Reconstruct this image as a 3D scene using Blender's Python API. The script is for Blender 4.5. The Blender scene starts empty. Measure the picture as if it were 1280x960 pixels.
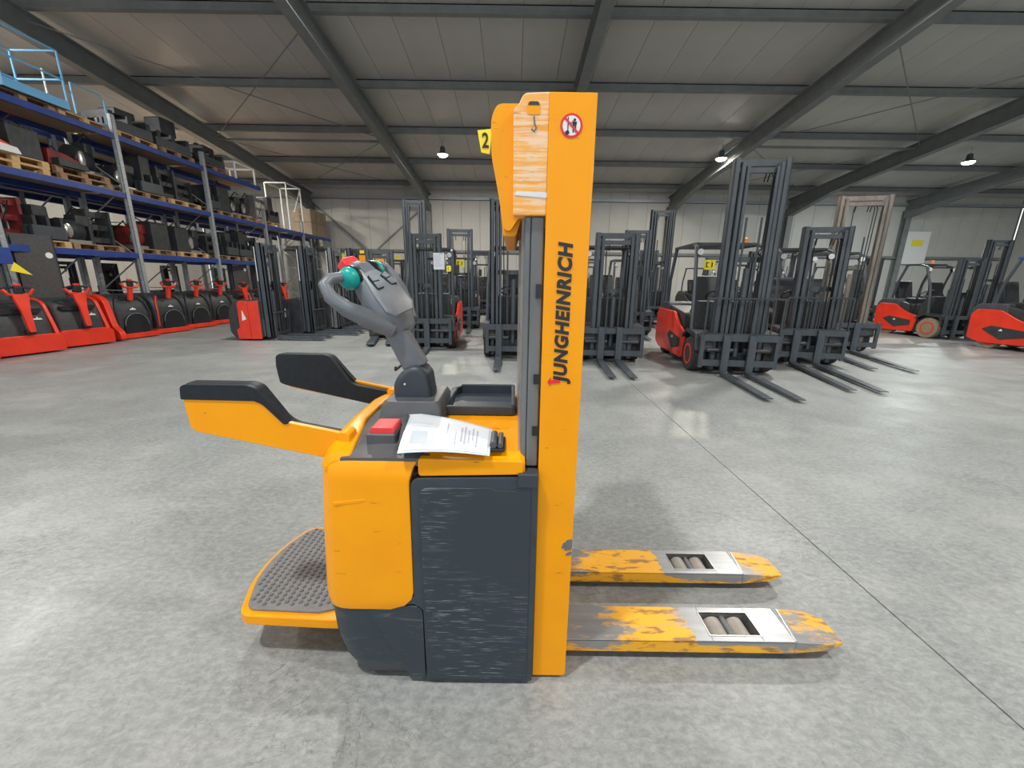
import bpy, bmesh, math, random
from mathutils import Vector, Matrix
R = math.radians
SC = bpy.context.scene
COL = SC.collection
random.seed(7)

# ------------------------------------------------------------------ camera
F_PX, PITCH, ROLL, CAM_H = 505.0, R(14.4), R(0.8), 1.45
cam_d = bpy.data.cameras.new('camera'); cam = bpy.data.objects.new('camera', cam_d); COL.objects.link(cam)
cam_d.sensor_width = 36.0; cam_d.lens = F_PX / 1280.0 * 36.0; cam_d.clip_start = 0.05; cam_d.clip_end = 200
_r = Vector((1, 0, 0)); _f = Vector((0, math.cos(PITCH), -math.sin(PITCH))); _u = _r.cross(_f)
_cr = _r * math.cos(ROLL) + _u * math.sin(ROLL); _cu = _u * math.cos(ROLL) - _r * math.sin(ROLL)
cam.matrix_world = Matrix(((_cr.x, _cu.x, -_f.x, 0), (_cr.y, _cu.y, -_f.y, 0), (_cr.z, _cu.z, -_f.z, CAM_H), (0, 0, 0, 1)))
SC.camera = cam

# ------------------------------------------------------------------ world, exposure
W = bpy.data.worlds.new('world'); SC.world = W; W.use_nodes = True
W.node_tree.nodes['Background'].inputs[0].default_value = (0.92, 0.97, 1.0, 1)
W.node_tree.nodes['Background'].inputs[1].default_value = 1.15
SC.view_settings.view_transform = 'Standard'; SC.view_settings.look = 'None'
SC.view_settings.gamma = 1.0; SC.view_settings.use_curve_mapping = False
SC.view_settings.exposure = 0.14
LAMP_W = 360.0

# ------------------------------------------------------------------ materials
def mat(name, col, rough=0.5, metal=0.0, spec=0.5):
    m = bpy.data.materials.new(name); m.use_nodes = True
    b = m.node_tree.nodes['Principled BSDF']
    b.inputs['Base Color'].default_value = (*col, 1); b.inputs['Roughness'].default_value = rough
    b.inputs['Metallic'].default_value = metal; b.inputs['Specular IOR Level'].default_value = spec
    return m
class NT:
    """small helper to wire shader nodes"""
    def __init__(s, m):
        s.m = m; s.t = m.node_tree; s.b = s.t.nodes['Principled BSDF']
        s.co = s.t.nodes.new('ShaderNodeTexCoord')
    def put(s, v, sock):
        if isinstance(v, bpy.types.NodeSocket): s.t.links.new(v, sock)
        elif isinstance(v, tuple) and len(v) == 3 and sock.type == 'RGBA': sock.default_value = (*v, 1)
        else: sock.default_value = v
    def noise(s, scale=5, sc=(1, 1, 1), detail=4, rough=.55, dist=0, w='Object', off=(0, 0, 0)):
        mp = s.t.nodes.new('ShaderNodeMapping'); mp.inputs['Scale'].default_value = sc; mp.inputs['Location'].default_value = off
        s.t.links.new(s.co.outputs[w], mp.inputs[0])
        n = s.t.nodes.new('ShaderNodeTexNoise'); n.inputs['Scale'].default_value = scale
        n.inputs['Detail'].default_value = detail; n.inputs['Roughness'].default_value = rough; n.inputs['Distortion'].default_value = dist
        s.t.links.new(mp.outputs[0], n.inputs['Vector']); return n.outputs['Fac']
    def step(s, v, a, b, lo=0., hi=1.):
        r = s.t.nodes.new('ShaderNodeMapRange'); r.clamp = True
        s.put(v, r.inputs[0])
        for i, x in enumerate((a, b, lo, hi)): r.inputs[i + 1].default_value = x
        return r.outputs[0]
    def math(s, op, a, b=0.5):
        n = s.t.nodes.new('ShaderNodeMath'); n.operation = op; n.use_clamp = False
        s.put(a, n.inputs[0]); s.put(b, n.inputs[1]); return n.outputs[0]
    def mix(s, f, a, b):
        n = s.t.nodes.new('ShaderNodeMix'); n.data_type = 'RGBA'
        s.put(f, n.inputs[0]); s.put(a, n.inputs[6]); s.put(b, n.inputs[7]); return n.outputs[2]
    def xyz(s, w='Object'):
        n = s.t.nodes.new('ShaderNodeSeparateXYZ'); s.t.links.new(s.co.outputs[w], n.inputs[0]); return n.outputs
    def band(s, v, a, b, soft=.02):
        return s.math('MULTIPLY', s.step(v, a - soft, a + soft), s.step(v, b - soft, b + soft, 1, 0))
    def bump(s, h, strength=.2, dist=.01):
        n = s.t.nodes.new('ShaderNodeBump'); n.inputs['Strength'].default_value = strength; n.inputs['Distance'].default_value = dist
        s.t.links.new(h, n.inputs['Height']); s.t.links.new(n.outputs[0], s.b.inputs['Normal'])
    def col(s, v): s.put(v, s.b.inputs['Base Color'])
    def rough(s, v): s.put(v, s.b.inputs['Roughness'])
    def metal(s, v): s.put(v, s.b.inputs['Metallic'])

YEL = (0.94, 0.37, 0.001)
SLATE = (0.030, 0.044, 0.058)
def m_concrete():
    m = mat('polished_concrete', (.4, .4, .4), .4); n = NT(m)
    big = n.step(n.noise(.35, detail=3), .35, .65)
    mid = n.step(n.noise(2.6, sc=(1, 1, 1), detail=8, rough=.70, dist=.15), .36, .64)
    fine = n.step(n.noise(30, sc=(.8, 1.3, 1), detail=6, rough=.75, dist=.3), .40, .62)
    c = n.mix(big, (.215, .232, .228), (.285, .30, .288))
    c = n.mix(n.math('MULTIPLY', mid, .62), c, (.165, .175, .177))
    c = n.mix(n.math('MULTIPLY', fine, .46), c, (.43, .445, .445))
    wisp = n.step(n.noise(9, sc=(.8, 1.3, 1), detail=8, rough=.78, dist=1.0, off=(4, 2, 0)), .60, .68)
    c = n.mix(n.math('MULTIPLY', wisp, .5), c, (.15, .155, .16))
    sp = n.step(n.noise(60, sc=(1, .8, 1), detail=6, rough=.8, dist=.3, off=(7, 1, 0)), .54, .66)
    c = n.mix(n.math('MULTIPLY', sp, .45), c, (.12, .128, .13))
    scr = n.step(n.noise(3, sc=(9, .5, 1), detail=3, rough=.6, dist=1.8, off=(1, 9, 0)), .70, .72)
    c = n.mix(n.math('MULTIPLY', scr, .35), c, (.14, .14, .14))
    ln = n.math('ABSOLUTE', n.math('SUBTRACT', n.noise(1.9, sc=(1, 1.3, 1), detail=7, rough=.62, dist=.8, off=(2, 7, 0)), .5))
    lm = n.math('MULTIPLY', n.step(ln, .002, .006, 1, 0), n.step(n.noise(1.1, detail=3, off=(9, 4, 0)), .56, .64))
    c = n.mix(n.math('MULTIPLY', lm, .55), c, (.09, .095, .095))
    pale = n.step(n.noise(.9, sc=(1, 1.4, 1), detail=8, rough=.7, off=(1, 3, 0)), .52, .68)
    c = n.mix(n.math('MULTIPLY', pale, .28), c, (.50, .51, .48))
    n.col(c)
    n.rough(n.step(n.noise(1.7, detail=6, rough=.65, off=(3, 3, 0)), .3, .7, .34, .55))
    n.bump(n.noise(30, detail=4), .06, .004)
    return m
def m_yellow(name='yellow_paint', wear=.045, rough=.34):
    m = mat(name, YEL, rough, 0, .3); n = NT(m)
    c = n.mix(n.step(n.noise(6, detail=4), .3, .7), YEL, (.90, .34, .002))
    d = n.step(n.noise(14, sc=(.5, .5, 3), detail=6, rough=.7, off=(2, 5, 1)), .70 - wear, .73 - wear)
    c = n.mix(n.math('MULTIPLY', d, .75), c, (.16, .07, .02))
    n.col(c); return m
def m_worn_fork():
    m = mat('worn_fork_steel', YEL, .4); n = NT(m); x, y, z = n.xyz()
    a = n.noise(5, sc=(.45, 1.6, 1), detail=3, rough=.5, off=(.3, .2, 0))
    b = n.noise(60, sc=(.4, 1.0, 1), detail=4, rough=.7)
    v = n.math('ADD', n.math('MULTIPLY', a, .9), n.math('MULTIPLY', b, .45))
    plate = n.math('MULTIPLY', n.band(x, .76, 1.13, .03), n.step(z, .07, .088, .12, 1))           # bare plate round the load rollers
    mid = n.band(x, .44, .76, .08)               # paint survives here
    v = n.math('ADD', v, n.math('MULTIPLY', plate, .6)); v = n.math('SUBTRACT', v, n.math('MULTIPLY', mid, .22))
    lowz = n.step(z, .03, .075, .18, 0)
    w = n.step(n.math('SUBTRACT', v, lowz), .60, .70)
    steel = n.mix(n.noise(18, sc=(.2, 2, 1)), (.24, .245, .25), (.42, .425, .43))
    pnt = n.mix(n.step(n.noise(40, sc=(.3, 1, 1), detail=5), .52, .62), (.85, .42, .02), (.35, .17, .04))
    n.col(n.mix(w, pnt, steel)); n.metal(n.math('MULTIPLY', w, .55)); n.rough(n.step(w, 0, 1, .45, .36))
    return m
def m_scuffed(name, base, light, amt=.5, zs=30, th=.60):
    m = mat(name, base, .5); n = NT(m); x, y, z = n.xyz()
    s1 = n.step(n.noise(1.6, sc=(2.2, 2.2, zs), detail=5, rough=.7), th, th + .12)
    s2 = n.step(n.noise(3, sc=(3.5, 3.5, zs * 3), detail=3, rough=.6, off=(3, 1, 7)), th + .03, th + .08)
    blot = n.step(n.noise(2.2, detail=3, off=(5, 5, 5)), .42, .62)
    c = n.mix(n.math('MULTIPLY', n.math('MULTIPLY', s1, blot), amt * .7), base, light)
    c = n.mix(n.math('MULTIPLY', n.math('MULTIPLY', s2, blot), amt), c, tuple(min(1, v * 1.9) for v in light))
    n.col(c); n.rough(n.step(s1, 0, 1, .42, .6)); return m
def m_worn_top():
    m = mat('scraped_yellow_plate', YEL, .45); n = NT(m)
    s = n.noise(4, sc=(1.5, 1.5, 26), detail=6, rough=.7)
    s2 = n.noise(9, sc=(1, 1, 1.5), detail=5, rough=.7, off=(3, 3, 3))
    w = n.step(n.math('ADD', n.math('MULTIPLY', s, .7), n.math('MULTIPLY', s2, .4)), .50, .60)
    c = n.mix(n.step(s2, .4, .6), (.88, .42, .08), (.80, .33, .03))
    c = n.mix(n.math('MULTIPLY', w, .8), c, (.86, .66, .48))
    dk = n.step(n.noise(22, sc=(.6, .6, 5), detail=5, off=(1, 8, 2)), .64, .68)
    n.col(n.mix(n.math('MULTIPLY', dk, .7), c, (.22, .14, .10))); return m
def m_noisy(name, a, b, scale=8, sc=(1, 1, 1), rough=.5, metal=0, lo=.35, hi=.65, spec=.5):
    m = mat(name, a, rough, metal, spec); n = NT(m)
    n.col(n.mix(n.step(n.noise(scale, sc=sc, detail=5, rough=.6), lo, hi), a, b)); return m
def m_emit(name, col, st):
    m = mat(name, col, .5); b = m.node_tree.nodes['Principled BSDF']
    b.inputs['Emission Color'].default_value = (*col, 1); b.inputs['Emission Strength'].default_value = st
    return m
def m_glass(name, col, alpha, rough=.1):
    m = mat(name, col, rough); m.node_tree.nodes['Principled BSDF'].inputs['Alpha'].default_value = alpha
    return m
M = dict(
    concrete=m_concrete(), joint=mat('joint_filler', (.05, .05, .05), .8),
    yellow=m_yellow(), yellow_scraped=m_worn_top(), fork_worn=m_worn_fork(),
    slate_scuff=m_scuffed('scuffed_slate_plastic', (.028, .041, .054), (.26, .29, .31), .62, 30, .575),
    slate=m_noisy('slate_plastic', SLATE, (.040, .054, .070), 12, rough=.45),
    dash=m_noisy('dash_plastic', (.072, .078, .088), (.10, .105, .112), 7, rough=.42),
    black=mat('black_plastic', (.012, .014, .018), .42), pad=m_noisy('black_foam_pad', (.009, .012, .017), (.014, .018, .024), 40, rough=.55, spec=.35),
    tiller=m_noisy('grey_tiller_plastic', (.125, .145, .17), (.15, .17, .195), 20, rough=.42),
    tiller_light=m_noisy('light_grey_tiller_plastic', (.20, .235, .27), (.24, .27, .30), 20, rough=.4),
    teal=mat('teal_plastic', (.0, .34, .31), .35), red_btn=mat('red_plastic', (.75, .05, .05), .4),
    rubber=m_noisy('grey_rubber_mat', (.17, .172, .178), (.21, .213, .22), 30, rough=.7),
    stud=mat('rubber_stud', (.13, .133, .138), .6),
    tyre=m_noisy('black_tyre', (.018, .018, .018), (.04, .038, .036), 20, rough=.85),
    tyre_tan=m_noisy('tan_tyre', (.22, .17, .12), (.30, .24, .17), 20, rough=.85),
    roller=m_noisy('beige_roller', (.30, .27, .24), (.38, .35, .31), 12, rough=.5),
    steel=m_noisy('brushed_steel', (.30, .31, .31), (.42, .42, .41), 12, sc=(1, 1, 4), rough=.35, metal=.7),
    galv=m_noisy('galvanised_steel', (.30, .33, .36), (.46, .49, .52), 14, sc=(1, 1, 3), rough=.45, metal=.35),
    blue=m_noisy('blue_beam_paint', (.012, .04, .22), (.02, .06, .28), 5, rough=.42),
    red=m_noisy('red_paint', (.80, .045, .018), (.66, .035, .015), 3, rough=.33),
    red_dull=m_noisy('dull_red_paint', (.27, .02, .02), (.10, .015, .015), 6, rough=.5),
    mast=m_noisy('dark_mast_paint', (.040, .052, .064), (.062, .074, .088), 9, sc=(1, 1, .3), rough=.42),
    mast_mid=m_noisy('grey_mast_paint', (.12, .13, .14), (.17, .18, .185), 9, sc=(1, 1, .3), rough=.45),
    mast_brown=m_noisy('rusty_mast_paint', (.13, .115, .10), (.22, .19, .165), 12, sc=(1, 1, .2), rough=.55),
    machine=m_noisy('dark_machine_paint', (.020, .024, .029), (.045, .05, .055), 7, rough=.45),
    cowl=m_noisy('black_cowl_plastic', (.022, .025, .028), (.036, .040, .043), 15, rough=.5),
    rod=mat('chrome_rod', (.6, .6, .6), .2, .9),
    roof=m_noisy('roof_sheet', (.50, .49, .465), (.43, .42, .40), .5, rough=.36),
    struct=m_noisy('roof_steel_paint', (.16, .175, .178), (.20, .215, .215), 3, rough=.55),
    wallp=m_noisy('wall_sheet', (.55, .545, .52), (.48, .475, .45), .6, rough=.5),
    joint_dark=mat('panel_gap', (.14, .135, .125), .8),
    wood=m_noisy('pallet_wood', (.42, .27, .15), (.24, .14, .075), 5, sc=(1, 6, 6), rough=.75),
    wood_new=m_noisy('fresh_pallet_wood', (.68, .46, .22), (.55, .34, .15), 5, sc=(1, 6, 6), rough=.7),
    board=m_noisy('chipboard', (.42, .31, .22), (.34, .25, .17), 30, rough=.8),
    white=mat('white_paint', (.75, .76, .77), .4), paper=m_noisy('paper_sheet', (.74, .76, .80), (.66, .70, .76), 5, rough=.35),
    ink=mat('grey_ink', (.42, .45, .52), .6), inkblack=mat('black_print', (.012, .014, .02), .45),
    inkred=mat('red_print', (.72, .02, .03), .45), tag=mat('yellow_tag', (.85, .72, .03), .5),
    sky_blue=mat('light_blue_paint', (.16, .45, .74), .4), screen=m_glass('scratched_polycarbonate', (.45, .43, .41), .45, .3),
    glass=m_glass('tinted_glass', (.10, .12, .13), .35, .08), cable=mat('black_cable', (.01, .01, .01), .5),
    mesh_panel=m_noisy('dark_mesh_screen', (.045, .045, .048), (.085, .08, .078), 60, rough=.6),
    pale=m_noisy('pale_blue_film', (.50, .60, .68), (.65, .72, .78), 4, rough=.3), orange=mat('orange_lens', (.85, .25, .03), .3),
    lens=m_emit('lamp_lens', (1.0, .93, .78), 26.0), carton=m_noisy('carton_board', (.24, .19, .14), (.30, .24, .18), 3, rough=.8),
)

# ------------------------------------------------------------------ mesh builder
class MB:
    def __init__(s): s.v = []; s.f = []
    def add(s, vs, fs):
        o = len(s.v); s.v += [tuple(p) for p in vs]; s.f += [tuple(i + o for i in f) for f in fs]; return s
    def box(s, x0, x1, y0, y1, z0, z1):
        v = [(x, y, z) for x in (x0, x1) for y in (y0, y1) for z in (z0, z1)]
        return s.add(v, [(0, 1, 3, 2), (4, 6, 7, 5), (0, 4, 5, 1), (2, 3, 7, 6), (0, 2, 6, 4), (1, 5, 7, 3)])
    def bar(s, a, b, w, h=None, up=(0, 0, 1)):
        a = Vector(a); b = Vector(b); h = h or w; d = (b - a).normalized(); up = Vector(up)
        if abs(d.dot(up)) > .98: up = Vector((0, 1, 0))
        x = d.cross(up).normalized(); y = x.cross(d)
        v = [p + x * i * w / 2 + y * j * h / 2 for p in (a, b) for i, j in ((-1, -1), (1, -1), (1, 1), (-1, 1))]
        return s.add(v, [(3, 2, 1, 0), (4, 5, 6, 7), (0, 1, 5, 4), (1, 2, 6, 5), (2, 3, 7, 6), (3, 0, 4, 7)])
    def prism(s, poly, ax, a, b):
        """poly in the two other axes; ax 'x': (y,z)  'y': (x,z)  'z': (x,y)"""
        n = len(poly)
        def P(p, t): return {'x': (t, p[0], p[1]), 'y': (p[0], t, p[1]), 'z': (p[0], p[1], t)}[ax]
        ar = sum(poly[i][0] * poly[(i + 1) % n][1] - poly[(i + 1) % n][0] * poly[i][1] for i in range(n))
        if (ar > 0) == (ax == 'y'): poly = poly[::-1]
        v = [P(p, a) for p in poly] + [P(p, b) for p in poly]
        f = [tuple(range(n))[::-1], tuple(range(n, 2 * n))] + [(i, (i + 1) % n, n + (i + 1) % n, n + i) for i in range(n)]
        return s.add(v, f)
    def tube(s, pts, r, n=8, caps=True):
        pts = [Vector(p) for p in pts]; m = len(pts); rs = r if isinstance(r, (list, tuple)) else [r] * m
        prev = None; rings = []
        for i, p in enumerate(pts):
            d = ((pts[min(i + 1, m - 1)] - pts[max(i - 1, 0)])).normalized()
            if prev is None: prev = d.orthogonal().normalized()
            x = (prev - d * prev.dot(d)).normalized(); prev = x; y = d.cross(x)
            rings.append([p + (x * math.cos(2 * math.pi * k / n) + y * math.sin(2 * math.pi * k / n)) * rs[i] for k in range(n)])
        v = [q for r_ in rings for q in r_]
        f = [(i * n + k, i * n + (k + 1) % n, (i + 1) * n + (k + 1) % n, (i + 1) * n + k) for i in range(m - 1) for k in range(n)]
        if caps: f += [tuple(range(n))[::-1], tuple(range((m - 1) * n, m * n))]
        return s.add(v, f)
    def lathe(s, prof, c, axis='z', n=20):
        """prof: (radius, height)"""
        v = []; m = len(prof)
        for r, h in prof:
            for k in range(n):
                a = 2 * math.pi * k / n; p = (r * math.cos(a), r * math.sin(a), h)
                if axis == 'x': p = (p[2], p[0], p[1])
                elif axis == 'y': p = (p[1], p[2], p[0])
                v.append((p[0] + c[0], p[1] + c[1], p[2] + c[2]))
        f = [(i * n + k, i * n + (k + 1) % n, (i + 1) * n + (k + 1) % n, (i + 1) * n + k) for i in range(m - 1) for k in range(n)]
        f += [tuple(range(n))[::-1], tuple(range((m - 1) * n, m * n))]
        return s.add(v, f)
    def loft(s, secs):
        """secs: closed rings with the same number of points"""
        n = len(secs[0]); m = len(secs); v = [p for r_ in secs for p in r_]
        f = [(i * n + k, i * n + (k + 1) % n, (i + 1) * n + (k + 1) % n, (i + 1) * n + k) for i in range(m - 1) for k in range(n)]
        f += [tuple(range(n))[::-1], tuple(range((m - 1) * n, m * n))]
        return s.add(v, f)
    def mesh(s, name, m):
        me = bpy.data.meshes.new(name); me.from_pydata(s.v, [], s.f); me.materials.append(m if not isinstance(m, str) else M[m])
        me.validate()
        bm = bmesh.new(); bm.from_mesh(me); bmesh.ops.recalc_face_normals(bm, faces=bm.faces); bm.to_mesh(me); bm.free()
        return me
    def link(s, name, m, parent=None, bev=0, seg=2, smooth=False, loc=None, xf=None):
        if xf is not None: s.v = [tuple(xf(Vector(p))) for p in s.v]
        o = place(name, s.mesh(name, m), parent, loc)
        if bev:
            b = o.modifiers.new('bevel', 'BEVEL'); b.width = bev; b.segments = seg; b.limit_method = 'ANGLE'; b.angle_limit = R(28)
            b.harden_normals = True; smooth = True
        if smooth:
            o.data.polygons.foreach_set('use_smooth', [True] * len(o.data.polygons))
            if not bev: o.data.set_sharp_from_angle(angle=R(42))
        return o
def place(name, me, parent=None, loc=None, rot=None, scale=None):
    o = bpy.data.objects.new(name, me); COL.objects.link(o)
    if parent is not None: o.parent = parent
    if loc is not None: o.location = loc
    if rot is not None: o.rotation_euler = rot
    if scale is not None: o.scale = scale
    return o
def tag(o, label=None, cat=None, group=None, kind=None):
    if label: o['label'] = label
    if cat: o['category'] = cat
    if group: o['group'] = group
    if kind: o['kind'] = kind
    return o
def thing(name, label, cat, loc=(0, 0, 0), rz=0, group=None):
    o = bpy.data.objects.new(name, None); COL.objects.link(o); o.empty_display_size = .1
    o.location = loc; o.rotation_euler = (0, 0, rz); return tag(o, label, cat, group)
def copy_tree(o, parent=None):
    c = o.copy(); COL.objects.link(c); c.parent = parent
    for ch in list(o.children): copy_tree(ch, c)
    return c
def arc(cx, cy, r, a0, a1, n=6):
    return [(cx + r * math.cos(R(a0 + (a1 - a0) * i / n)), cy + r * math.sin(R(a0 + (a1 - a0) * i / n))) for i in range(n + 1)]
def rpoly(pts, r, n=4):
    """round the corners of a polygon; r is one radius or a list"""
    out = []; m = len(pts)
    for i, p in enumerate(pts):
        ri = r[i] if isinstance(r, (list, tuple)) else r
        p = Vector(p); a = (Vector(pts[i - 1]) - p); b = (Vector(pts[(i + 1) % m]) - p)
        t = min(ri, a.length * .45, b.length * .45)
        if t < 1e-5: out.append(tuple(p)); continue
        pa = p + a.normalized() * t; pb = p + b.normalized() * t
        for k in range(n + 1):
            q = k / n; out.append(tuple(pa * (1 - q) ** 2 + p * 2 * q * (1 - q) + pb * q * q))
    return out
def ring_z(z, x0, x1, hw, rr, rf=.01, n=6):
    """plan outline with rounded rear (x0) corners at height z"""
    p = rpoly([(x0, -hw), (x1, -hw), (x1, hw), (x0, hw)], [rr, rf, rf, rr], n)
    return [(a, b, z) for a, b in p]
def text_mesh(s, size, offset=0.0, ext=.0008, shear=0, spacing=1.0):
    cu = bpy.data.curves.new('lettering', 'FONT'); cu.body = s; cu.size = size; cu.offset = offset; cu.extrude = ext
    cu.shear = shear; cu.space_character = spacing; cu.align_x = 'CENTER'; cu.align_y = 'CENTER'
    t = bpy.data.objects.new('lettering', cu); COL.objects.link(t)
    bpy.context.view_layer.update(); me = bpy.data.meshes.new_from_object(t)
    bpy.data.objects.remove(t); me.materials.clear(); return me

# ------------------------------------------------------------------ the hall
X0, X1, Y0, Y1 = -17.0, 27.3, -9.0, 23.4
SL = -0.095
def zr(z, y): return z + SL * y
def slope_box(mb, x0, x1, y0, y1, za, zb):
    v = [(x, y, zr(z, y)) for x in (x0, x1) for y in (y0, y1) for z in (za, zb)]
    return mb.add(v, [(0, 1, 3, 2), (4, 6, 7, 5), (0, 4, 5, 1), (2, 3, 7, 6), (0, 2, 6, 4), (1, 5, 7, 3)])
floor = tag(MB().box(X0, X1, Y0, Y1, -.22, -.012).link('floor', 'joint'), kind='structure')
for a, b in ((X0, 1.746), (1.754, X1)):
    MB().box(a, b, Y0, Y1, -.012, 0).link('slab', 'concrete', floor)
mb = MB(); slope_box(mb, X0, X1, Y0, Y1, 8.31, 8.40)
ceiling = tag(mb.link('ceiling', 'joint_dark'), kind='structure')
mb = MB(); slope_box(mb, 0, .99, Y0, Y1, 8.27, 8.31); pme = mb.mesh('roof_panel', 'roof')
for i in range(44): place('roof_panel', pme, ceiling, (X0 + .15 + i, 0, 0))
mb = MB(); y = 0
zc = lambda h: h
mb.box(X0, X1, -.035, .035, -.005, .21); mb.box(X0, X1, -.11, .035, -.005, .008); mb.box(X0, X1, -.035, .09, .19, .21)
pme = mb.mesh('purlin', 'struct')
for k in range(-6, 5):
    yy = 10.6 + 2.85 * k
    if yy > Y0: place('purlin', pme, ceiling, (0, yy, zr(8.06, yy)))
RAF = [-10.9, -4.6, 1.75, 8.3, 14.7, 21.0]
for x in RAF:
    mb = MB()
    slope_box(mb, x - .13, x + .13, Y0, Y1, 7.52, 7.55); slope_box(mb, x - .13, x + .13, Y0, Y1, 8.02, 8.05)
    slope_box(mb, x - .02, x + .02, Y0, Y1, 7.55, 8.02)
    # deeper haunch towards the column
    v = [(x + a, yy, z) for a in (-.13, .13) for yy, z in ((Y1 - 3.2, zr(7.52, Y1 - 3.2)), (Y1 - .1, zr(7.52, Y1) - .0), (Y1 - .1, zr(7.52, Y1) - .38))]
    mb.add(v, [(0, 1, 2), (5, 4, 3), (0, 3, 4, 1), (1, 4, 5, 2), (2, 5, 3, 0)])
    mb.link('rafter', 'struct', ceiling)
for xa, xb in ((-10.9, -4.6), (8.3, 14.7)):
    for ya, yb in ((10.6, 16.3), (16.3, 22)):
        for p, q in ((ya, yb), (yb, ya)):
            mb = MB().tube([(xa + .1, p, zr(7.85, p)), (xb - .1, q, zr(7.85, q))], .014, 6); mb.link('brace_rod', 'struct', ceiling)
    MB().tube([(xa, 16.6, zr(7.9, 16.6)), (xb, 16.6, zr(7.9, 16.6))], .045, 8).link('strut_tube', 'struct', ceiling, smooth=True)
wall_b = tag(MB().box(X0, X1, Y1 + .06, Y1 + .2, 0, zr(8.3, Y1)).link('wall_back', 'joint_dark'), kind='structure')
pme = MB().box(0, .988, Y1, Y1 + .06, 0, zr(8.27, Y1)).mesh('wall_panel', 'wallp')
for i in range(44): place('wall_panel', pme, wall_b, (X0 + .15 + i, 0, 0))
for z in (2.85, 5.55):
    mb = MB().box(X0, X1, Y1 - .1, Y1, z, z + .02); mb.box(X0, X1, Y1 - .1, Y1 - .08, z, z + .16); mb.link('wall_rail', 'struct' if z < 5 else 'galv', wall_b)
for x in RAF:
    mb = MB().box(x - .14, x + .14, Y1 - .32, Y1 - .29, 0, zr(7.55, Y1)); mb.box(x - .02, x + .02, Y1 - .29, Y1 - .03, 0, zr(7.55, Y1)); mb.box(x - .14, x + .14, Y1 - .03, Y1, 0, zr(7.55, Y1))
    mb.link('column', 'struct', wall_b)
for a, b in (((-10.9, 5.4), (-4.6, .1)), ((-4.6, 5.4), (-10.9, .1))):
    MB().bar((a[0], Y1 - .15, a[1]), (b[0], Y1 - .15, b[1]), .07).link('wall_brace', 'struct', wall_b)
for nm, x, t in (('wall_left', X0 - .2, -1), ('wall_right', X1, 1)):
    poly = [(Y0, 0), (Y1, 0), (Y1, zr(8.3, Y1)), (Y0, zr(8.3, Y0))]
    w = tag(MB().prism(poly, 'x', x, x + .2).link(nm, 'joint_dark'), kind='structure')
    xi = X0 if t < 0 else X1
    for i in range(32):
        a = Y0 + i * 1.01; b = a + 1.0
        MB().prism([(a, 0), (b, 0), (b, zr(8.28, b)), (a, zr(8.28, a))], 'x', xi, xi - .04 * t).link('wall_panel', 'wallp', w)
nb = thing('wall_sign', 'pale notice panel with a yellow sign on the back wall beside a steel column', 'sign', (21.9, Y1 - .16, 2.6))
MB().box(-.65, .65, 0, .04, 0, 1.7).link('board', 'white', nb, bev=.02)
MB().prism([(-.3, .95), (.3, .95), (.3, 1.25), (-.3, 1.25)], 'y', -.012, 0).link('yellow_sign', 'tag', nb)

# high-bay lamps (the front rows hang above and behind the camera)
def high_bay(x, y, z, label, kelvin=(1.0, .97, .92), seen=True):
    t = thing('high_bay_lamp', label, 'ceiling lamp', (x, y, z), 0, 'high bay lamps under the roof')
    MB().lathe([(.05, .30), (.09, .27), (.10, .12), (.21, .03), (.23, 0), (.21, 0.0), (.19, .02)][::-1], (0, 0, 0), n=20).link('housing', 'mast', t, smooth=True)
    MB().lathe([(.05, -.075), (.13, -.06), (.18, -.02), (.19, .008)], (0, 0, 0), n=20).link('lens', 'lens', t)
    top = zr(8.27, y) - z
    MB().tube([(0, 0, .3), (0, 0, top)], .006, 5).link('hanger', 'struct', t)
    l = bpy.data.lights.new('lamp_light', 'AREA'); l.shape = 'DISK'; l.size = .42; l.energy = LAMP_W; l.color = kelvin
    lo = bpy.data.objects.new('lamp_light', l); COL.objects.link(lo); lo.parent = t; lo.location = (0, 0, -.10)
    return t
hb = ['leftmost lit high bay lamp, glowing above the blue rack', 'lit high bay lamp hanging left of the yellow mast top',
      'lit high bay lamp just left of the tallest dark mast', 'rightmost lit high bay lamp, far right under the roof']
for i, x in enumerate((-12.28, -2.8, 7.95, 17.5)): high_bay(x, 17.3, 6.1, hb[i], (1.0, .92, .78) if i < 3 else (.92, 1.0, .98))
hb2 = ['high bay lamp over the left rack row', 'high bay lamp above the parked stackers', 'high bay lamp above the forklifts on the right', 'high bay lamp above the far right aisle']
for i, x in enumerate((-12.4, -3.2, 6.2, 16.4)): high_bay(x, 8.6, 6.9, hb2[i])
hb3 = ['high bay lamp left of and behind the viewpoint', 'high bay lamp close above the viewpoint', 'high bay lamp right of the viewpoint', 'high bay lamp far right of the viewpoint']
for i, x in enumerate((-9.5, -2.2, 5.2, 14.5)): high_bay(x, -.5, 7.6, hb3[i])

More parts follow.
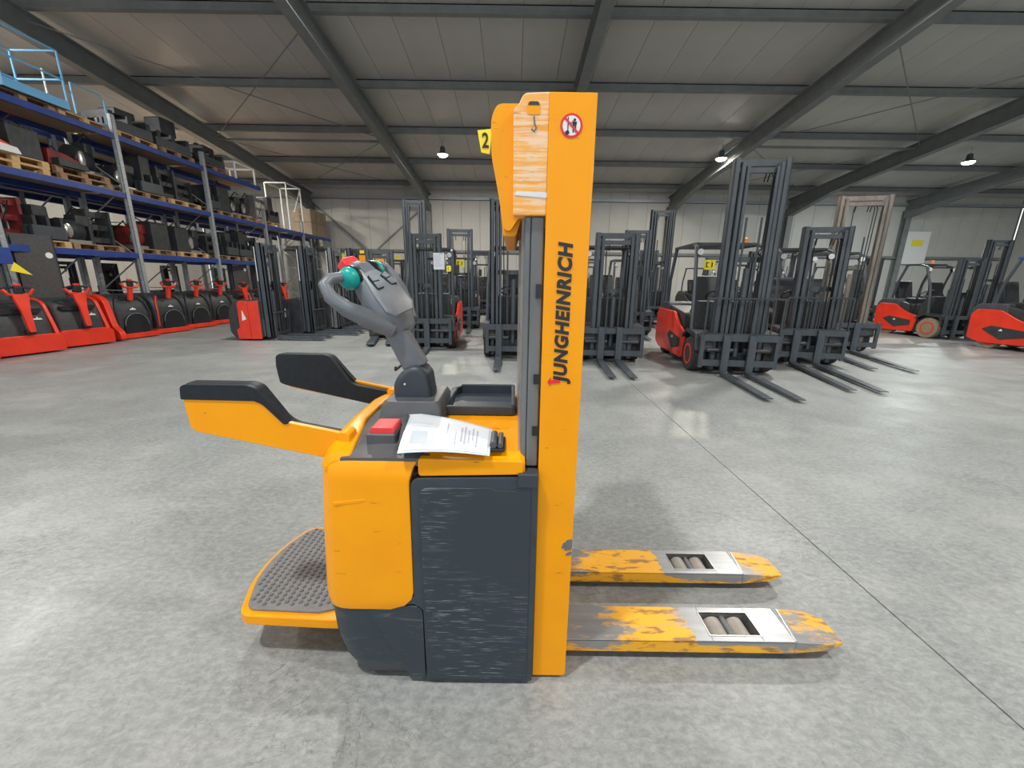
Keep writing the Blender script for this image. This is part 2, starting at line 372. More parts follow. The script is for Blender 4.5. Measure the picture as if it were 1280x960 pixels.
# ------------------------------------------------------------------ pallet rack on the left
RX0, RX1 = -10.95, -9.8
POSTS = [5.2, 8.12, 11.03, 13.96, 16.9, 19.85, 22.75]
SH = {1: 2.0, 2: 3.44, 3: 4.78}
rack = thing('pallet_rack', 'long blue and galvanised pallet rack with three loaded levels along the left side', 'rack', (RX0, 11, 0))
ro = Vector((RX0, 11, 0))
def rl(mb, name, m, **k):
    mb.v = [(p[0] - ro.x, p[1] - ro.y, p[2]) for p in mb.v]; return mb.link(name, m, rack, **k)
for i, y in enumerate(POSTS):
    h = 5.2 if i < 4 else (3.95 if i < 6 else 4.3)
    for x in (RX0, RX1):
        mb = MB().box(x - .05, x + .05, y - .055, y - .045, 0, h); mb.box(x - .05, x - .04, y - .055, y + .055, 0, h); mb.box(x + .04, x + .05, y - .055, y + .055, 0, h); mb.box(x - .05, x + .05, y + .045, y + .055, 0, h)
        mb.box(x - .018, x + .018, y - .062, y - .055, .1, h - .05)
        rl(mb, 'upright', 'galv')
    z = .2; side = 0
    mb = MB()
    while z + .85 < h:
        a, b = (RX0, RX1) if side else (RX1, RX0)
        mb.bar((a, y, z), (b, y, z + .85), .035, .02); mb.bar((RX0, y, z), (RX1, y, z), .035, .02); z += .85; side = 1 - side
    rl(mb, 'frame_brace', 'galv')
for lv, z in SH.items():
    last = {1: 4, 2: 6, 3: 4}[lv]
    for i in range(last):
        a, b = POSTS[i] + .055, POSTS[i + 1] - .055
        for x in (RX1, RX0): rl(MB().box(x - .025, x + .045, a, b, z - .13, z), 'beam', 'blue')
        if lv > 1 or i > 4:
            for k in range(3):
                y0 = a + (b - a) * k / 3; rl(MB().box(RX0 + .03, RX1 - .03, y0 + .004, y0 + (b - a) / 3 - .004, z, z + .022), 'shelf_board', 'board')
        else:
            for k in range(5):
                y0 = a + .3 + k * .58; rl(MB().box(RX0, RX1, y0, y0 + .05, z - .04, z), 'cross_bar', 'galv')

def pallet_mesh():
    mb = MB()
    for k in range(5): mb.box(-.6, .6, -.4 + k * .165, -.4 + k * .165 + .13, .122, .144)
    for y in (-.35, 0, .35): mb.box(-.6, .6, y - .05, y + .05, 0, .022); mb.box(-.6, .6, y - .05, y + .05, .1, .122)
    return mb
pd = []
def mk_pallet(kind):
    mb = []
    P = thing('wooden_pallet', '', 'pallet')
    for k in range(5): pd_ = MB().box(-.4 + k * .165, -.4 + k * .165 + .13, -.6, .6, .122, .144); pd_.link('deck_board', kind, P)
    for x in (-.35, 0, .35): MB().box(x - .05, x + .05, -.6, .6, 0, .02).link('skid_board', kind, P)
    for x in (-.35, 0, .35):
        for y in (-.53, 0, .53): MB().box(x - .05, x + .05, y - .07, y + .07, .02, .122).link('block', kind, P)
    return P
protoP = {}
def pallet(x, y, z, rz, label, new=False, group=None):
    key = 'wood_new' if new else 'wood'
    if key not in protoP: o = protoP[key] = mk_pallet(key)
    else: o = copy_tree(protoP[key])
    o.location = (x, y, z); o.rotation_euler = (0, 0, rz); o['label'] = label
    o['group'] = group or 'wooden pallets on the rack'
    return o
# loads: forklift attachments and spare parts, each its own thing
def load_frame(t, rnd, m='machine'):
    """carriage / fork positioner frame standing upright"""
    w = rnd.uniform(.8, 1.0); h = rnd.uniform(.45, .75)
    for s in (-1, 1): MB().box(-.18, .18, s * w / 2 - .05, s * w / 2 + .05, 0, h).link('side_plate', m, t)
    for k in range(3): MB().box(.05, .12, -w / 2, w / 2, h * (.08 + .36 * k), h * (.08 + .36 * k) + .09).link('cross_beam', m, t)
    for s in (-.45, .3): MB().tube([(-.1, s * w, .12), (-.1, s * w + .15, .12), (-.1, s * w + .16, h * .9)], .03, 7).link('cylinder', 'rod', t, smooth=True)
    MB().tube([(.16, -.2, h * .2), (.24, 0, h * .7), (.14, .25, h * .9)], .012, 5).link('hose', 'cable', t, smooth=True)
def load_motor(t, rnd, m='machine'):
    MB().lathe([(.12, -.3), (.2, -.28), (.2, .2), (.16, .26), (.07, .3)], (0, 0, .22), 'y', 16).link('motor_body', m, t, smooth=True)
    MB().box(-.2, .2, -.32, .3, 0, .06).link('skid', 'steel', t); MB().box(-.1, .15, .05, .4, .3, .5).link('gearbox', m, t, bev=.03)
    MB().tube([(.1, -.2, .4), (.25, -.1, .6), (.2, .2, .55)], .015, 5).link('hose', 'cable', t, smooth=True)
    MB().lathe([(.1, 0), (.12, .02), (.12, .06), (.06, .07)], (.2, -.35, .2), 'x', 12).link('pulley', 'rod', t, smooth=True)
def load_battery(t, rnd, m='machine'):
    h = rnd.uniform(.4, .6)
    MB().box(-.3, .3, -.42, .42, 0, h).link('casing', m, t, bev=.02)
    for k in range(6): MB().box(-.26, .26, -.38 + k * .13, -.27 + k * .13, h, h + .03).link('cell', 'black', t)
    MB().tube([(.1, -.3, h), (.2, -.1, h + .15), (.1, .3, h + .03)], .018, 6).link('cable', 'cable', t, smooth=True)
def load_mast(t, rnd, m='mast'):
    L = 1.0
    for s in (-.3, -.18, .18, .3): MB().box(s - .035, s + .035, -L / 2, L / 2, .02, .16).link('rail', m, t)
    for k in (-.4, 0, .42): MB().box(-.34, .34, k - .05, k + .05, .16, .26).link('cross_member', 'machine', t)
    MB().tube([(0, -.45, .14), (0, .45, .14)], .04, 8).link('cylinder', 'rod', t, smooth=True)
    MB().box(-.2, .22, -.2, .25, .26, rnd.uniform(.35, .55)).link('bracket', 'machine', t, bev=.02)
def load_seat(t, rnd, m='red_dull'):
    MB().box(-.25, .25, -.28, .28, 0, .12).link('seat_base', 'black', t, bev=.03); MB().prism(rpoly([(-.26, .1), (.25, .1), (.27, .2), (-.2, .24)], .04), 'y', -.25, .25).link('cushion', m, t, bev=.02)
    MB().prism(rpoly([(-.28, .2), (-.18, .2), (-.3, .68), (-.4, .66)], .03), 'y', -.24, .24).link('backrest', m, t, bev=.02)
    for s in (-1, 1): MB().bar((-.1, s * .3, .3), (.2, s * .3, .34), .05).link('armrest', 'black', t)
def load_housing(t, rnd, m='red_dull'):
    MB().prism(rpoly([(-.5, 0), (.45, 0), (.5, .14), (.1, .22), (-.45, .26)], .05), 'x', -.24, .26).link('cover', m, t, bev=.02)
    MB().prism(rpoly([(-.4, 0), (.5, 0), (.42, .09), (-.4, .12)], .03), 'x', .27, .4).link('panel', 'white' if m == 'red' else 'machine', t, bev=.01)
    MB().tube([(0, -.3, .2), (.05, 0, .34), (0, .3, .2)], .015, 5).link('handle', 'black', t, smooth=True)
LK = dict(frame=(load_frame, 'attachment frame', 'forklift attachment'), motor=(load_motor, 'geared drive motor', 'motor'), battery=(load_battery, 'traction battery', 'battery'),
          mast=(load_mast, 'flat mast section', 'mast section'), seat=(load_seat, 'driver seat', 'seat'), housing=(load_housing, 'body cover', 'machine cover'))
LN = dict(name=dict(frame='attachment_frame', motor='drive_motor', battery='traction_battery', mast='mast_section', seat='driver_seat', housing='body_cover'))['name']
ORD = ['first', 'second', 'third', 'fourth', 'fifth', 'sixth', 'seventh', 'eighth', 'ninth', 'tenth', 'eleventh', 'twelfth', 'thirteenth', 'fourteenth', 'fifteenth', 'sixteenth', 'seventeenth', 'eighteenth', 'nineteenth', 'twentieth']
COLN = dict(machine='dark', red_dull='dark red', red='red', mast='slate grey', mast_mid='grey', steel='steel', carton='brown')
def load(kind, m, x, y, z, rz, where, rnd):
    f, txt, cat = LK[kind]
    t = thing(LN[kind], ('%s %s, %s' if ' half of ' in where else '%s %s on the pallet %s') % (COLN.get(m, 'dark'), txt, where), cat, (x, y, z), rz, 'spare parts on the rack'); f(t, rnd, m)
    g = {'frame': (1.0, 1.1, 1.25), 'motor': (1.2, 1.35, 1.3), 'battery': (1.1, 1.15, 1.2), 'mast': (1.1, 1.15, 1.7), 'seat': (1.1, 1.1, 1.1), 'housing': (1.2, 1.2, 1.3)}[kind]; t.scale = g; return t
rnd = random.Random(11)
LV = {1: 'lowest', 2: 'middle', 3: 'top'}
def shelf_row(lv, ys, kinds, xs=-10.35):
    z = SH[lv] + (.022 if lv > 1 else 0)
    for i, (y, (k, m)) in enumerate(zip(ys, kinds)):
        wh = '%s from left, %s rack level' % (ORD[i], LV[lv])
        n = 2 if (k == 'housing' and lv == 2) else 1
        for q in range(n):
            new = (i * 7 + lv) % 3 == 0
            pallet(xs + rnd.uniform(-.03, .06), y + rnd.uniform(-.02, .02), z + .144 * q, rnd.uniform(-.03, .03),
                   ('%s wooden pallet, %s%s' % ('pale new' if new else 'brown weathered', wh, '' if n == 1 else (', lower of two' if q == 0 else ', upper of two'))), new)
        if lv < 3:
            a = load(k, m, xs, y - .3, z + .144 * n, rnd.uniform(-.1, .1), 'near half of pallet ' + wh, rnd); a.scale[1] *= .58
            k2 = ['motor', 'battery', 'frame', 'mast'][(i * 3 + lv) % 4]
            b = load(k2, D_ if k2 != 'mast' else 'mast', xs, y + .3, z + .144 * n, rnd.uniform(-.1, .1), 'far half of pallet ' + wh, rnd); b.scale[1] *= .58; b.scale[2] *= 1.1
        else: load(k, m, xs, y, z + .144 * n, rnd.uniform(-.15, .15), wh, rnd)
def span(a, b, n): return [a + (b - a) * (i + .5) / n for i in range(n)]
D_ = 'machine'
bays = lambda i, j: sum([span(POSTS[k] + .1, POSTS[k + 1] - .1, 2) for k in range(i, j)], [])
# pallets are 1.2 m deep along y here, two to a bay
shelf_row(1, bays(0, 4), [('motor', 'red_dull'), ('frame', D_), ('frame', 'red_dull'), ('motor', D_), ('motor', 'red_dull'), ('battery', D_), ('frame', D_), ('mast', 'mast')])
shelf_row(2, bays(0, 6)[1:9], [('battery', D_), ('housing', 'red'), ('housing', 'red_dull'), ('motor', D_), ('frame', D_), ('mast', 'mast'), ('motor', D_), ('frame', 'mast_mid'), ('mast', 'mast'), ('motor', D_)])
shelf_row(3, bays(0, 4)[4:7], [('mast', 'mast'), ('mast', 'mast'), ('mast', 'mast'), ('mast', 'mast')])

# ------------------------------------------------------------------ forklift trucks (local frame: forks point to -y, mast face at y = 0)
def channel(mb, x, y, w, d, z0, z1, t=.018, open_=1):
    """U-shaped mast rail, open to the inside"""
    xo = x + w / 2 * open_
    mb.box(min(xo, xo - t * open_), max(xo, xo - t * open_), y, y + d, z0, z1)
    for yy in (y, y + d - t): mb.box(x - w / 2, x + w / 2, yy, yy + t, z0, z1)
def build_mast(t, h, w=.66, m='mast', tilt=0, stages=2, guards=False):
    zt = h; sh = math.tan(tilt)
    def lean(p): return Vector((p.x, p.y - (p.z) * sh, p.z))
    for s in (-1, 1):
        mb = MB(); channel(mb, s * w / 2, .02, .075, .13, .08, zt, .02, s); mb.box(s * w / 2 - .04, s * w / 2 + .04, .15, .2, .1, .5)
        mb.link('outer_rail', m, t, xf=lean)
        mb = MB(); channel(mb, s * (w / 2 - .085), .0, .06, .11, .12, zt - .06, .016, s); mb.link('inner_rail', m, t, xf=lean)
        if stages > 2:
            mb = MB(); channel(mb, s * (w / 2 - .15), -.015, .05, .09, .14, zt - .12, .014, s); mb.link('inner_rail', m, t, xf=lean)
        MB().tube([(s * (w / 2 - .02), .2, .2), (s * (w / 2 - .02), .2, zt * .62)], .034, 8).link('lift_cylinder', m, t, smooth=True, xf=lean)
        MB().tube([(s * (w / 2 - .02), .2, zt * .62), (s * (w / 2 - .02), .2, zt - .08)], .018, 8).link('piston_rod', 'rod', t, smooth=True, xf=lean)
    for z, y0, d, hh in ((zt - .09, .12, .05, .09), (zt - .2, .03, .05, .07), (zt * .55, .16, .04, .08), (.22, .13, .05, .12)):
        MB().box(-w / 2, w / 2, y0, y0 + d, z, z + hh).link('cross_bar', m, t, xf=lean)
    MB().tube([(0, .07, .3), (0, .07, zt * .52)], .045, 10).link('centre_cylinder', m, t, smooth=True, xf=lean)
    for s in (-.11, .11):
        MB().box(s - .015, s + .015, .06, .07, .5, zt * .75).link('lift_chain', 'machine', t, xf=lean)
    for s, q in ((-1, .17), (1, .2), (1, .15)):
        MB().tube([(s * q, .05, .45), (s * q, .04, zt * .5), (s * (q + .02), .04, zt - .25), (s * (q - .04), .1, zt - .12), (s * (q - .05), .16, zt - .3)], .010, 5).link('hose', 'cable', t, smooth=True, xf=lean)
def fork_mesh(L, z=.06, w=.11, y=-.09):
    poly = [(y, .66), (y - .035, .66), (y - .04, z + .03), (y - .09, z + .018), (y - L * .55, z + .006), (y - L, z - .012), (y - L, z - .022), (y - .05, z - .035), (y - .005, z - .02), (y, z + .02)]
    return MB().prism(poly, 'x', -w / 2, w / 2)
def build_carriage(t, cw=1.0, z0=.16, L=1.15, fx=(-.24, .24), backrest=False, m='mast', fz=.06, fw=.11, forkm='mast', bars=7):
    for z, hh in ((z0, .1), (z0 + .4, .1)): MB().box(-cw / 2, cw / 2, -.085, -.045, z, z + hh).link('carriage_plate', m, t)
    for s in (-1, 1):
        MB().box(s * cw / 2 - .03, s * cw / 2 + .03, -.08, -.03, z0 - .03, z0 + .52).link('carriage_side', m, t)
        MB().box(s * .2 - .03, s * .2 + .03, -.045, .03, z0 + .02, z0 + .5).link('roller_bracket', 'machine', t)
        MB().lathe([(.035, -.2), (.035, .2)], (s * .28, -.02, z0 + .25), 'x', 8).link('shift_cylinder', 'machine', t, smooth=True)
    for x in fx: fork_mesh(L, fz, fw).link('fork', forkm, t, loc=(x, 0, 0))
    if backrest:
        z1 = z0 + .5; z2 = z0 + 1.05
        mb = MB(); 
        for z in (z1, z2): mb.box(-cw / 2, cw / 2, -.08, -.055, z, z + .025)
        for s in (-1, 1): mb.box(s * cw / 2 - .0125, s * cw / 2 + .0125, -.08, -.055, z1, z2)
        mb.link('backrest_frame', 'machine', t)
        for k in range(bars): x = -cw / 2 + cw * (k + 1) / (bars + 1); MB().box(x - .008, x + .008, -.076, -.06, z1, z2).link('backrest_bar', 'machine', t)
def wheel(t, x, y, r, w, rim='red', ty='tyre', s=1):
    o = MB().lathe([(r * .62, -w / 2), (r * .95, -w / 2), (r, -w * .35), (r, w * .35), (r * .95, w / 2), (r * .62, w / 2)], (0, 0, 0), 'x', 28).link('wheel', ty, t, smooth=True, loc=(x, y, r))
    MB().lathe([(r * .6, -.0), (r * .62, w / 2 * s + .004 * s), (r * .52, w / 2 * s + .006 * s), (r * .45, w * .2 * s), (r * .2, w * .2 * s), (r * .18, w * .45 * s)][::s], (0, 0, 0), 'x', 20).link('rim', rim, o, smooth=True)
    for k in range(5):
        a = 2 * math.pi * k / 5; MB().lathe([(.018, 0), (.018, .02 * s)], (w * .2 * s, r * .33 * math.cos(a), r * .33 * math.sin(a)), 'x', 6).link('wheel_nut', 'inkblack', o)
def build_body(t, col='red', w=.54, L=2.1, guard=2.08, ty='tyre', rim='red', roof='machine', lights=True):
    # y runs backwards: .35 front axle ... L rear
    MB().prism([(.3, .12), (L - .12, .12), (L, .3), (L, .55), (L - .1, .62), (.62, .5), (.45, .62), (.3, .62)], 'x', -w + .05, w - .05).link('chassis', 'machine', t, bev=.02)
    for s in (-1, 1):
        pts = rpoly([(.72, .14), (L - .25, .12), (L + .03, .22), (L + .05, .8), (L - .06, .93), (1.35, .92), (.98, .70), (.66, .60)], .05)
        a, b = (s * (w - .05), s * (w + .01)) if s > 0 else (s * (w + .01), s * (w - .05))
        MB().prism(pts, 'x', a, b).link('side_panel', col, t, bev=.02)
        a, b = sorted((s * (w + .008), s * (w + .022)))
        MB().prism(rpoly([(.82, .33), (1.25, .24), (1.62, .46), (1.45, .55), (.82, .47)], .03), 'x', a, b).link('side_insert', 'cowl', t)
        a, b = sorted((s * (w + .022), s * (w + .026)))
        MB().prism([(1.22, .44), (1.30, .44), (1.26, .49)], 'x', a, b).link('emblem', 'white', t)
        # step and fender
        a, b = sorted((s * (w - .25), s * (w + .02)))
        MB().prism(rpoly([(.02, .36), (.1, .6), (.5, .64), (.72, .5), (.70, .58), (.5, .70), (.05, .67), (-.02, .4)], .02), 'x', a, b).link('fender', 'cowl', t, bev=.01)
        wheel(t, s * (w - .09), .34, .285, .2, rim, ty, s)
        wheel(t, s * (w - .14), L - .38, .21, .16, rim, ty, s)
        # overhead guard
        post = [(s * (w - .04), .42, .62), (s * (w - .05), .55, 1.4), (s * (w - .09), .80, guard - .06), (s * (w - .11), 1.0, guard)]
        for i in range(3): pass
        MB().tube(post, [.035, .032, .032, .03], 8).link('guard_post', 'mast', t, smooth=True)
        MB().tube([(s * (w - .1), L - .28, .9), (s * (w - .09), L - .34, 1.5), (s * (w - .11), L - .5, guard - .02)], .034, 8).link('guard_post', 'mast', t, smooth=True)
        MB().bar((s * (w - .11), .95, guard), (s * (w - .11), L - .45, guard), .06, .05).link('guard_side_bar', roof, t, bev=.01)
        if lights:
            l = MB().lathe([(.03, -.05), (.06, -.03), (.065, .0), (.055, .02)], (s * (w - .14), .78, guard - .14), 'y', 12).link('work_light', 'black', t, smooth=True)
            MB().lathe([(.052, -.056), (.052, -.05)], (s * (w - .14), .78, guard - .14), 'y', 12).link('light_lens', 'white', l)
    for k in range(7):
        y = .98 + (L - 1.5) * k / 6; MB().box(-w + .11, w - .11, y - .018, y + .018, guard - .012, guard + .03).link('guard_bar', roof, t)
    MB().prism(rpoly([(L - .62, .55), (L + .02, .5), (L + .1, .62), (L + .1, .92), (L - .02, 1.06), (L - .55, 1.08)], .08), 'x', -w + .06, w - .06).link('counterweight', 'mast', t, bev=.04, seg=3)
    MB().prism(rpoly([(.95, .55), (L - .5, .55), (L - .5, 1.02), (1.0, .92)], .05), 'x', -w + .07, w - .07).link('seat_hood', 'cowl', t, bev=.03)
    st = MB().prism(rpoly([(1.1, .94), (1.55, .98), (1.55, 1.10), (1.1, 1.08)], .04), 'x', -.25, .25).link('seat_cushion', 'black', t, bev=.03)
    MB().prism(rpoly([(1.5, 1.02), (1.64, 1.02), (1.76, 1.55), (1.64, 1.6)], .05), 'x', -.24, .24).link('seat_back', 'black', t, bev=.03)
    MB().prism(rpoly([(.46, .5), (.8, .5), (.72, .95), (.62, 1.16), (.5, 1.16)], .03), 'x', -w + .12, w - .12).link('dash_cowl', 'cowl', t, bev=.02)
    c = Vector((-.08, .92, 1.24)); ax = Vector((0, .55, .83)).normalized(); u = Vector((1, 0, 0)); v = ax.cross(u)
    pts = [c + (u * math.cos(a) + v * math.sin(a)) * .17 for a in [2 * math.pi * k / 18 for k in range(19)]]
    sw = MB().tube(pts, .014, 6, caps=False).link('steering_wheel', 'black', t, smooth=True)
    mb = MB(); [mb.bar(c, c + (u * math.cos(a) + v * math.sin(a)) * .17, .025, .012) for a in (0, 2.1, 4.2)]; mb.link('spoke', 'black', sw)
    MB().tube([c, (-.08, .64, 1.0)], .025, 8).link('steering_column', 'black', t, smooth=True)
    for k in range(3): MB().tube([(.2 + .06 * k, .75, 1.05), (.2 + .06 * k, .78, 1.22)], [.008, .016], 6).link('lever', 'black', t, smooth=True)
    MB().tube([(w - .12, .74, 1.62), (w + .02, .7, 1.66)], .01, 5).link('mirror_arm', 'black', t); MB().box(w - .02, w + .08, .68, .71, 1.56, 1.76).link('mirror', 'cowl', t, bev=.015)
def extras(t, guard=2.08, beacon=False, tagx=None, sheet=None, w=.54):
    if beacon: MB().lathe([(.05, 0), (.05, .03), (.045, .1), (.02, .12)], (w - .2, 1.3, guard + .03), 'z', 12).link('beacon', 'orange', t, smooth=True)
    if tagx is not None:
        p = MB().box(tagx[0] - .09, tagx[0] + .09, tagx[1], tagx[1] + .006, tagx[2] - .08, tagx[2] + .08).link('number_tag', 'tag', t)
        mb = MB()
        for dx, dz, a, b in ((-.035, .035, .02, .008), (-.035, -.035, .02, .008), (-.05, 0, .008, .04), (.04, 0, .008, .04)): mb.box(tagx[0] + dx - a, tagx[0] + dx + a, tagx[1] - .003, tagx[1], tagx[2] + dz - b, tagx[2] + dz + b)
        mb.link('digit', 'inkblack', p)
    if sheet is not None:
        x, y, z = sheet
        p = MB().box(x - .11, x + .11, y - .004, y, z - .16, z + .16).link('info_sheet', 'paper', t)
        mb = MB()
        for k in range(9): mb.box(x - .085, x + (.02 + .06 * ((k * 7) % 5) / 5), y - .006, y - .004, z + .11 - k * .027, z + .118 - k * .027)
        mb.box(x + .01, x + .085, y - .006, y - .004, z + .125, z + .145); mb.link('print', 'ink', p)
def forklift(label, x, y, yaw, h=2.3, mw=.66, cw=1.0, L=1.15, fx=(-.24, .24), backrest=False, tilt=0, mastm='mast', col='red', bx=0, stages=2, ty='tyre', guard=2.08, beacon=False, tagp=None, sheet=None, bodyL=2.1, fz=.06, body=True, roof='machine', cz=.16, w=.54):
    t = thing('forklift_truck', label, 'forklift', (x, y, 0), yaw, 'parked forklift trucks')
    build_mast(t, h, mw, mastm, tilt, stages); build_carriage(t, cw, cz, L, fx, backrest, 'mast', fz)
    if body: build_body(t, col, w, bodyL, guard, ty, 'red' if col == 'red' else col, roof)
    extras(t, guard, beacon, tagp, sheet, w)
    return t

forklift('red forklift with a white info sheet on its mast, behind the grey tiller head', -1.78, 8.45, R(2), h=2.33, mw=.58, cw=.95, L=1.15, fx=(.0, -.30), tagp=(.62, .9, 1.8), sheet=(.28, -.006, 1.80), guard=2.1)
forklift('tall dark three-stage forklift mast rising behind the sheet-bearing forklift', -3.0, 12.9, R(3), h=3.72, mw=.6, stages=3, L=1.1, tilt=.0, guard=2.1)
forklift('dark forklift with a yellow number tag, behind and right of the sheet-bearing forklift', -1.55, 12.2, R(4), h=2.85, mw=.66, L=1.1, col='red_dull', tagp=(-.3, -.03, 1.75))
forklift('dark forklift with a tall mast, half hidden behind the yellow stacker mast', .0, 7.55, R(0), h=2.82, mw=.78, cw=.95, L=1.1, fx=(-.26, .26), col='machine', stages=3)
forklift('dark low forklift with forks on the floor, just right of the yellow mast', 1.80, 7.35, R(-3), h=2.27, mw=.68, cw=1.08, L=1.3, fx=(-.2, .12), col='machine', cz=.14, guard=2.1)
forklift('red forklift with a tagged mast, standing behind the low dark forklift', 3.3, 11.3, R(-4), h=2.78, mw=.62, L=1.0, tagp=(-.1, -.03, 2.15), guard=2.05)
forklift('red forklift with the tallest dark mast and a barred load backrest', 3.60, 6.42, R(-5), h=3.22, mw=.72, cw=1.14, L=1.45, fx=(-.22, .17), backrest=True, stages=3, tilt=-.012, beacon=True, tagp=(-.34, .7, 1.75), guard=2.1, w=.64, bodyL=2.5)
forklift('dark forklift with a barred backrest, between the tallest mast and the rusty mast', 5.40, 7.30, R(-12), h=2.42, mw=.68, cw=1.02, L=1.9, fx=(-.28, .10), backrest=True, col='machine', tilt=-.03, guard=2.1)
forklift('big forklift with a rusty brownish mast and long forks', 7.15, 8.85, R(-14), h=3.22, mw=.86, cw=1.3, L=2.0, fx=(-.35, .25), col='machine', mastm='mast_brown', tilt=-.01, guard=2.15, bodyL=2.3, w=.6)
forklift('dark forklift with a tall mast in the back, left of the tallest mast', 4.9, 14.2, R(0), h=3.75, mw=.72, stages=3, col='machine', L=1.0)
forklift('red forklift seen from its side with tan tyres, left one of the right pair', 12.45, 11.4, R(8), h=2.2, L=.9, bodyL=1.85, ty='tyre_tan', guard=2.05, beacon=True)
forklift('red forklift seen from its side, cut by the right picture edge', 12.35, 8.5, R(11), h=2.15, L=1.0, bodyL=1.85, ty='tyre_tan', guard=2.1, roof='blue', beacon=True)
forklift('dark red forklift behind the long rusty-mast forklift forks', 11.7, 13.9, R(6), h=2.1, L=1.0, col='red', guard=2.05)
forklift('dark forklift with a high mast in the back right corner', 16.0, 14.0, R(5), h=2.95, mw=.75, L=1.0, col='machine', beacon=True, guard=2.1)
forklift('dark forklift in the back row behind the low dark forklift', 1.7, 13.5, R(0), h=2.6, L=1.0, col='machine', tagp=(.2, -.03, 2.0))
forklift('dark forklift in the back row behind the rusty mast', 8.3, 14.2, R(0), h=2.5, L=1.0, col='machine')


# a second rack row stands back to back behind the first
for o in [q for q in list(COL.objects) if q.parent is None and q.get('category') and (q is rack or (q.location.x < -9.5 and q.location.z > 1.5 and q.location.z < 6 and q.get('category') != 'ceiling lamp'))]:
    if o is rack or (o.location.z < 4.5):
        c = copy_tree(o); c.location.x -= 1.55; c['label'] = o['label'].replace('on the pallet', 'on the rear-row pallet').replace('half of pallet', 'half of rear-row pallet').replace('wooden pallet,', 'rear-row wooden pallet,') if o is not rack else 'rear blue and galvanised pallet rack, back to back with the front one'
        if o is not rack: c.location.z += 0; c.rotation_euler.z += .05
# things on the top level and at the far end
wp = thing('work_platform', 'light blue steel work platform cage on the top rack level, upper left', 'work platform', (-10.35, 9.5, 4.948))
def cage(t, m, wx, wy, h, mid=True, toe=.17, r=.02):
    for x in (-wx, wx):
        for y in (-wy, wy): MB().tube([(x, y, 0), (x, y, h)], r, 8).link('corner_post', m, t, smooth=True)
        for z in ([h, h * .52] if mid else [h]): MB().tube([(x, -wy, z), (x, wy, z)], r, 8).link('rail', m, t, smooth=True)
        if toe: MB().box(x - .015, x + .015, -wy, wy, .0, toe).link('toe_board', m, t)
    for y in (-wy, wy):
        for z in ([h, h * .52] if mid else [h]): MB().tube([(-wx, y, z), (wx, y, z)], r, 8).link('rail', m, t, smooth=True)
        if toe: MB().box(-wx, wx, y - .015, y + .015, .0, toe).link('toe_board', m, t)
    if toe: MB().box(-wx, wx, -wy, wy, 0, .03).link('deck', 'mast_mid', t)
cage(wp, 'sky_blue', .5, .6, 1.12)
pallet(-10.35, 9.3, 4.803, 0, 'brown wooden pallet under the light blue work platform')
pallet(-10.35, 10.56, 4.803, 0, 'pale new wooden pallet beside the light blue work platform', True)
lf = thing('hand_rail_frame', 'light blue bent tube rail frame beside the work platform', 'rail', (-10.2, 10.75, 4.948))
MB().tube([(.3, -.45, .0), (.3, -.45, .62), (.3, .2, .62), (.3, .3, .55), (.3, .3, .0)], .018, 8).link('rail', 'sky_blue', lf, smooth=True); MB().tube([(-.3, -.4, 0), (-.3, -.4, .9)], .018, 8).link('post', 'white', lf)
MB().tube([(.3, .3, .02), (-.3, -.4, .02)], .018, 8).link('floor_bar', 'sky_blue', lf)
for i, (yy, zz, hh, lab) in enumerate([(16.15, 4.80, .55, 'white tube frame on the top rack level near its far end'), (19.5, 3.47, 1.9, 'tall white lattice frame on the middle rack level near the far end')]):
    wf = thing('tube_frame', lab, 'frame', (-10.3, yy, zz))
    cage(wf, 'white', .45, 0.6 if i else .55, hh, mid=False, toe=0, r=.03)
    if i:
        for k in range(4): MB().tube([(.45, -.6 + .1 * k, .5 + .3 * k), (.45, .6, .5 + .3 * k)], .012, 6).link('cross_tube', 'white', wf)
        MB().tube([(.45, -.1, .8), (.45, .6, 1.85)], .02, 6).link('diagonal', 'white', wf)
for i, yy in enumerate((21.15, 21.75, 22.3)):
    cb = thing('carton_stack', ['brown carton stack on the middle rack level, nearest of three', 'brown carton stack on the middle rack level, middle of three', 'brown carton stack on the middle rack level, farthest of three'][i], 'box', (-10.3, yy, 3.462), 0, 'cartons at the rack end')
    for k in range(2): MB().box(-.45, .45, -.26, .26, .60 * k, .60 * k + .59).link('carton', 'carton', cb, bev=.01)
for i, (x, yy, rz) in enumerate([(-1.3, 17.2, 3), (1.1, 17.6, -4), (3.4, 18.2, 2), (5.9, 18.4, -3), (8.6, 18.0, 5), (11.5, 17.8, 0), (-3.4, 18.4, 4), (14.2, 16.6, 6)]):
    forklift('dark forklift in the last row by the back wall, %s from the left' % ORD[i], x, yy, R(rz), h=(2.6, 3.1, 2.4, 2.8, 2.5, 2.9, 2.7, 2.5)[i], mw=.7, L=1.0, col='machine' if i % 3 else 'red', bodyL=2.1)

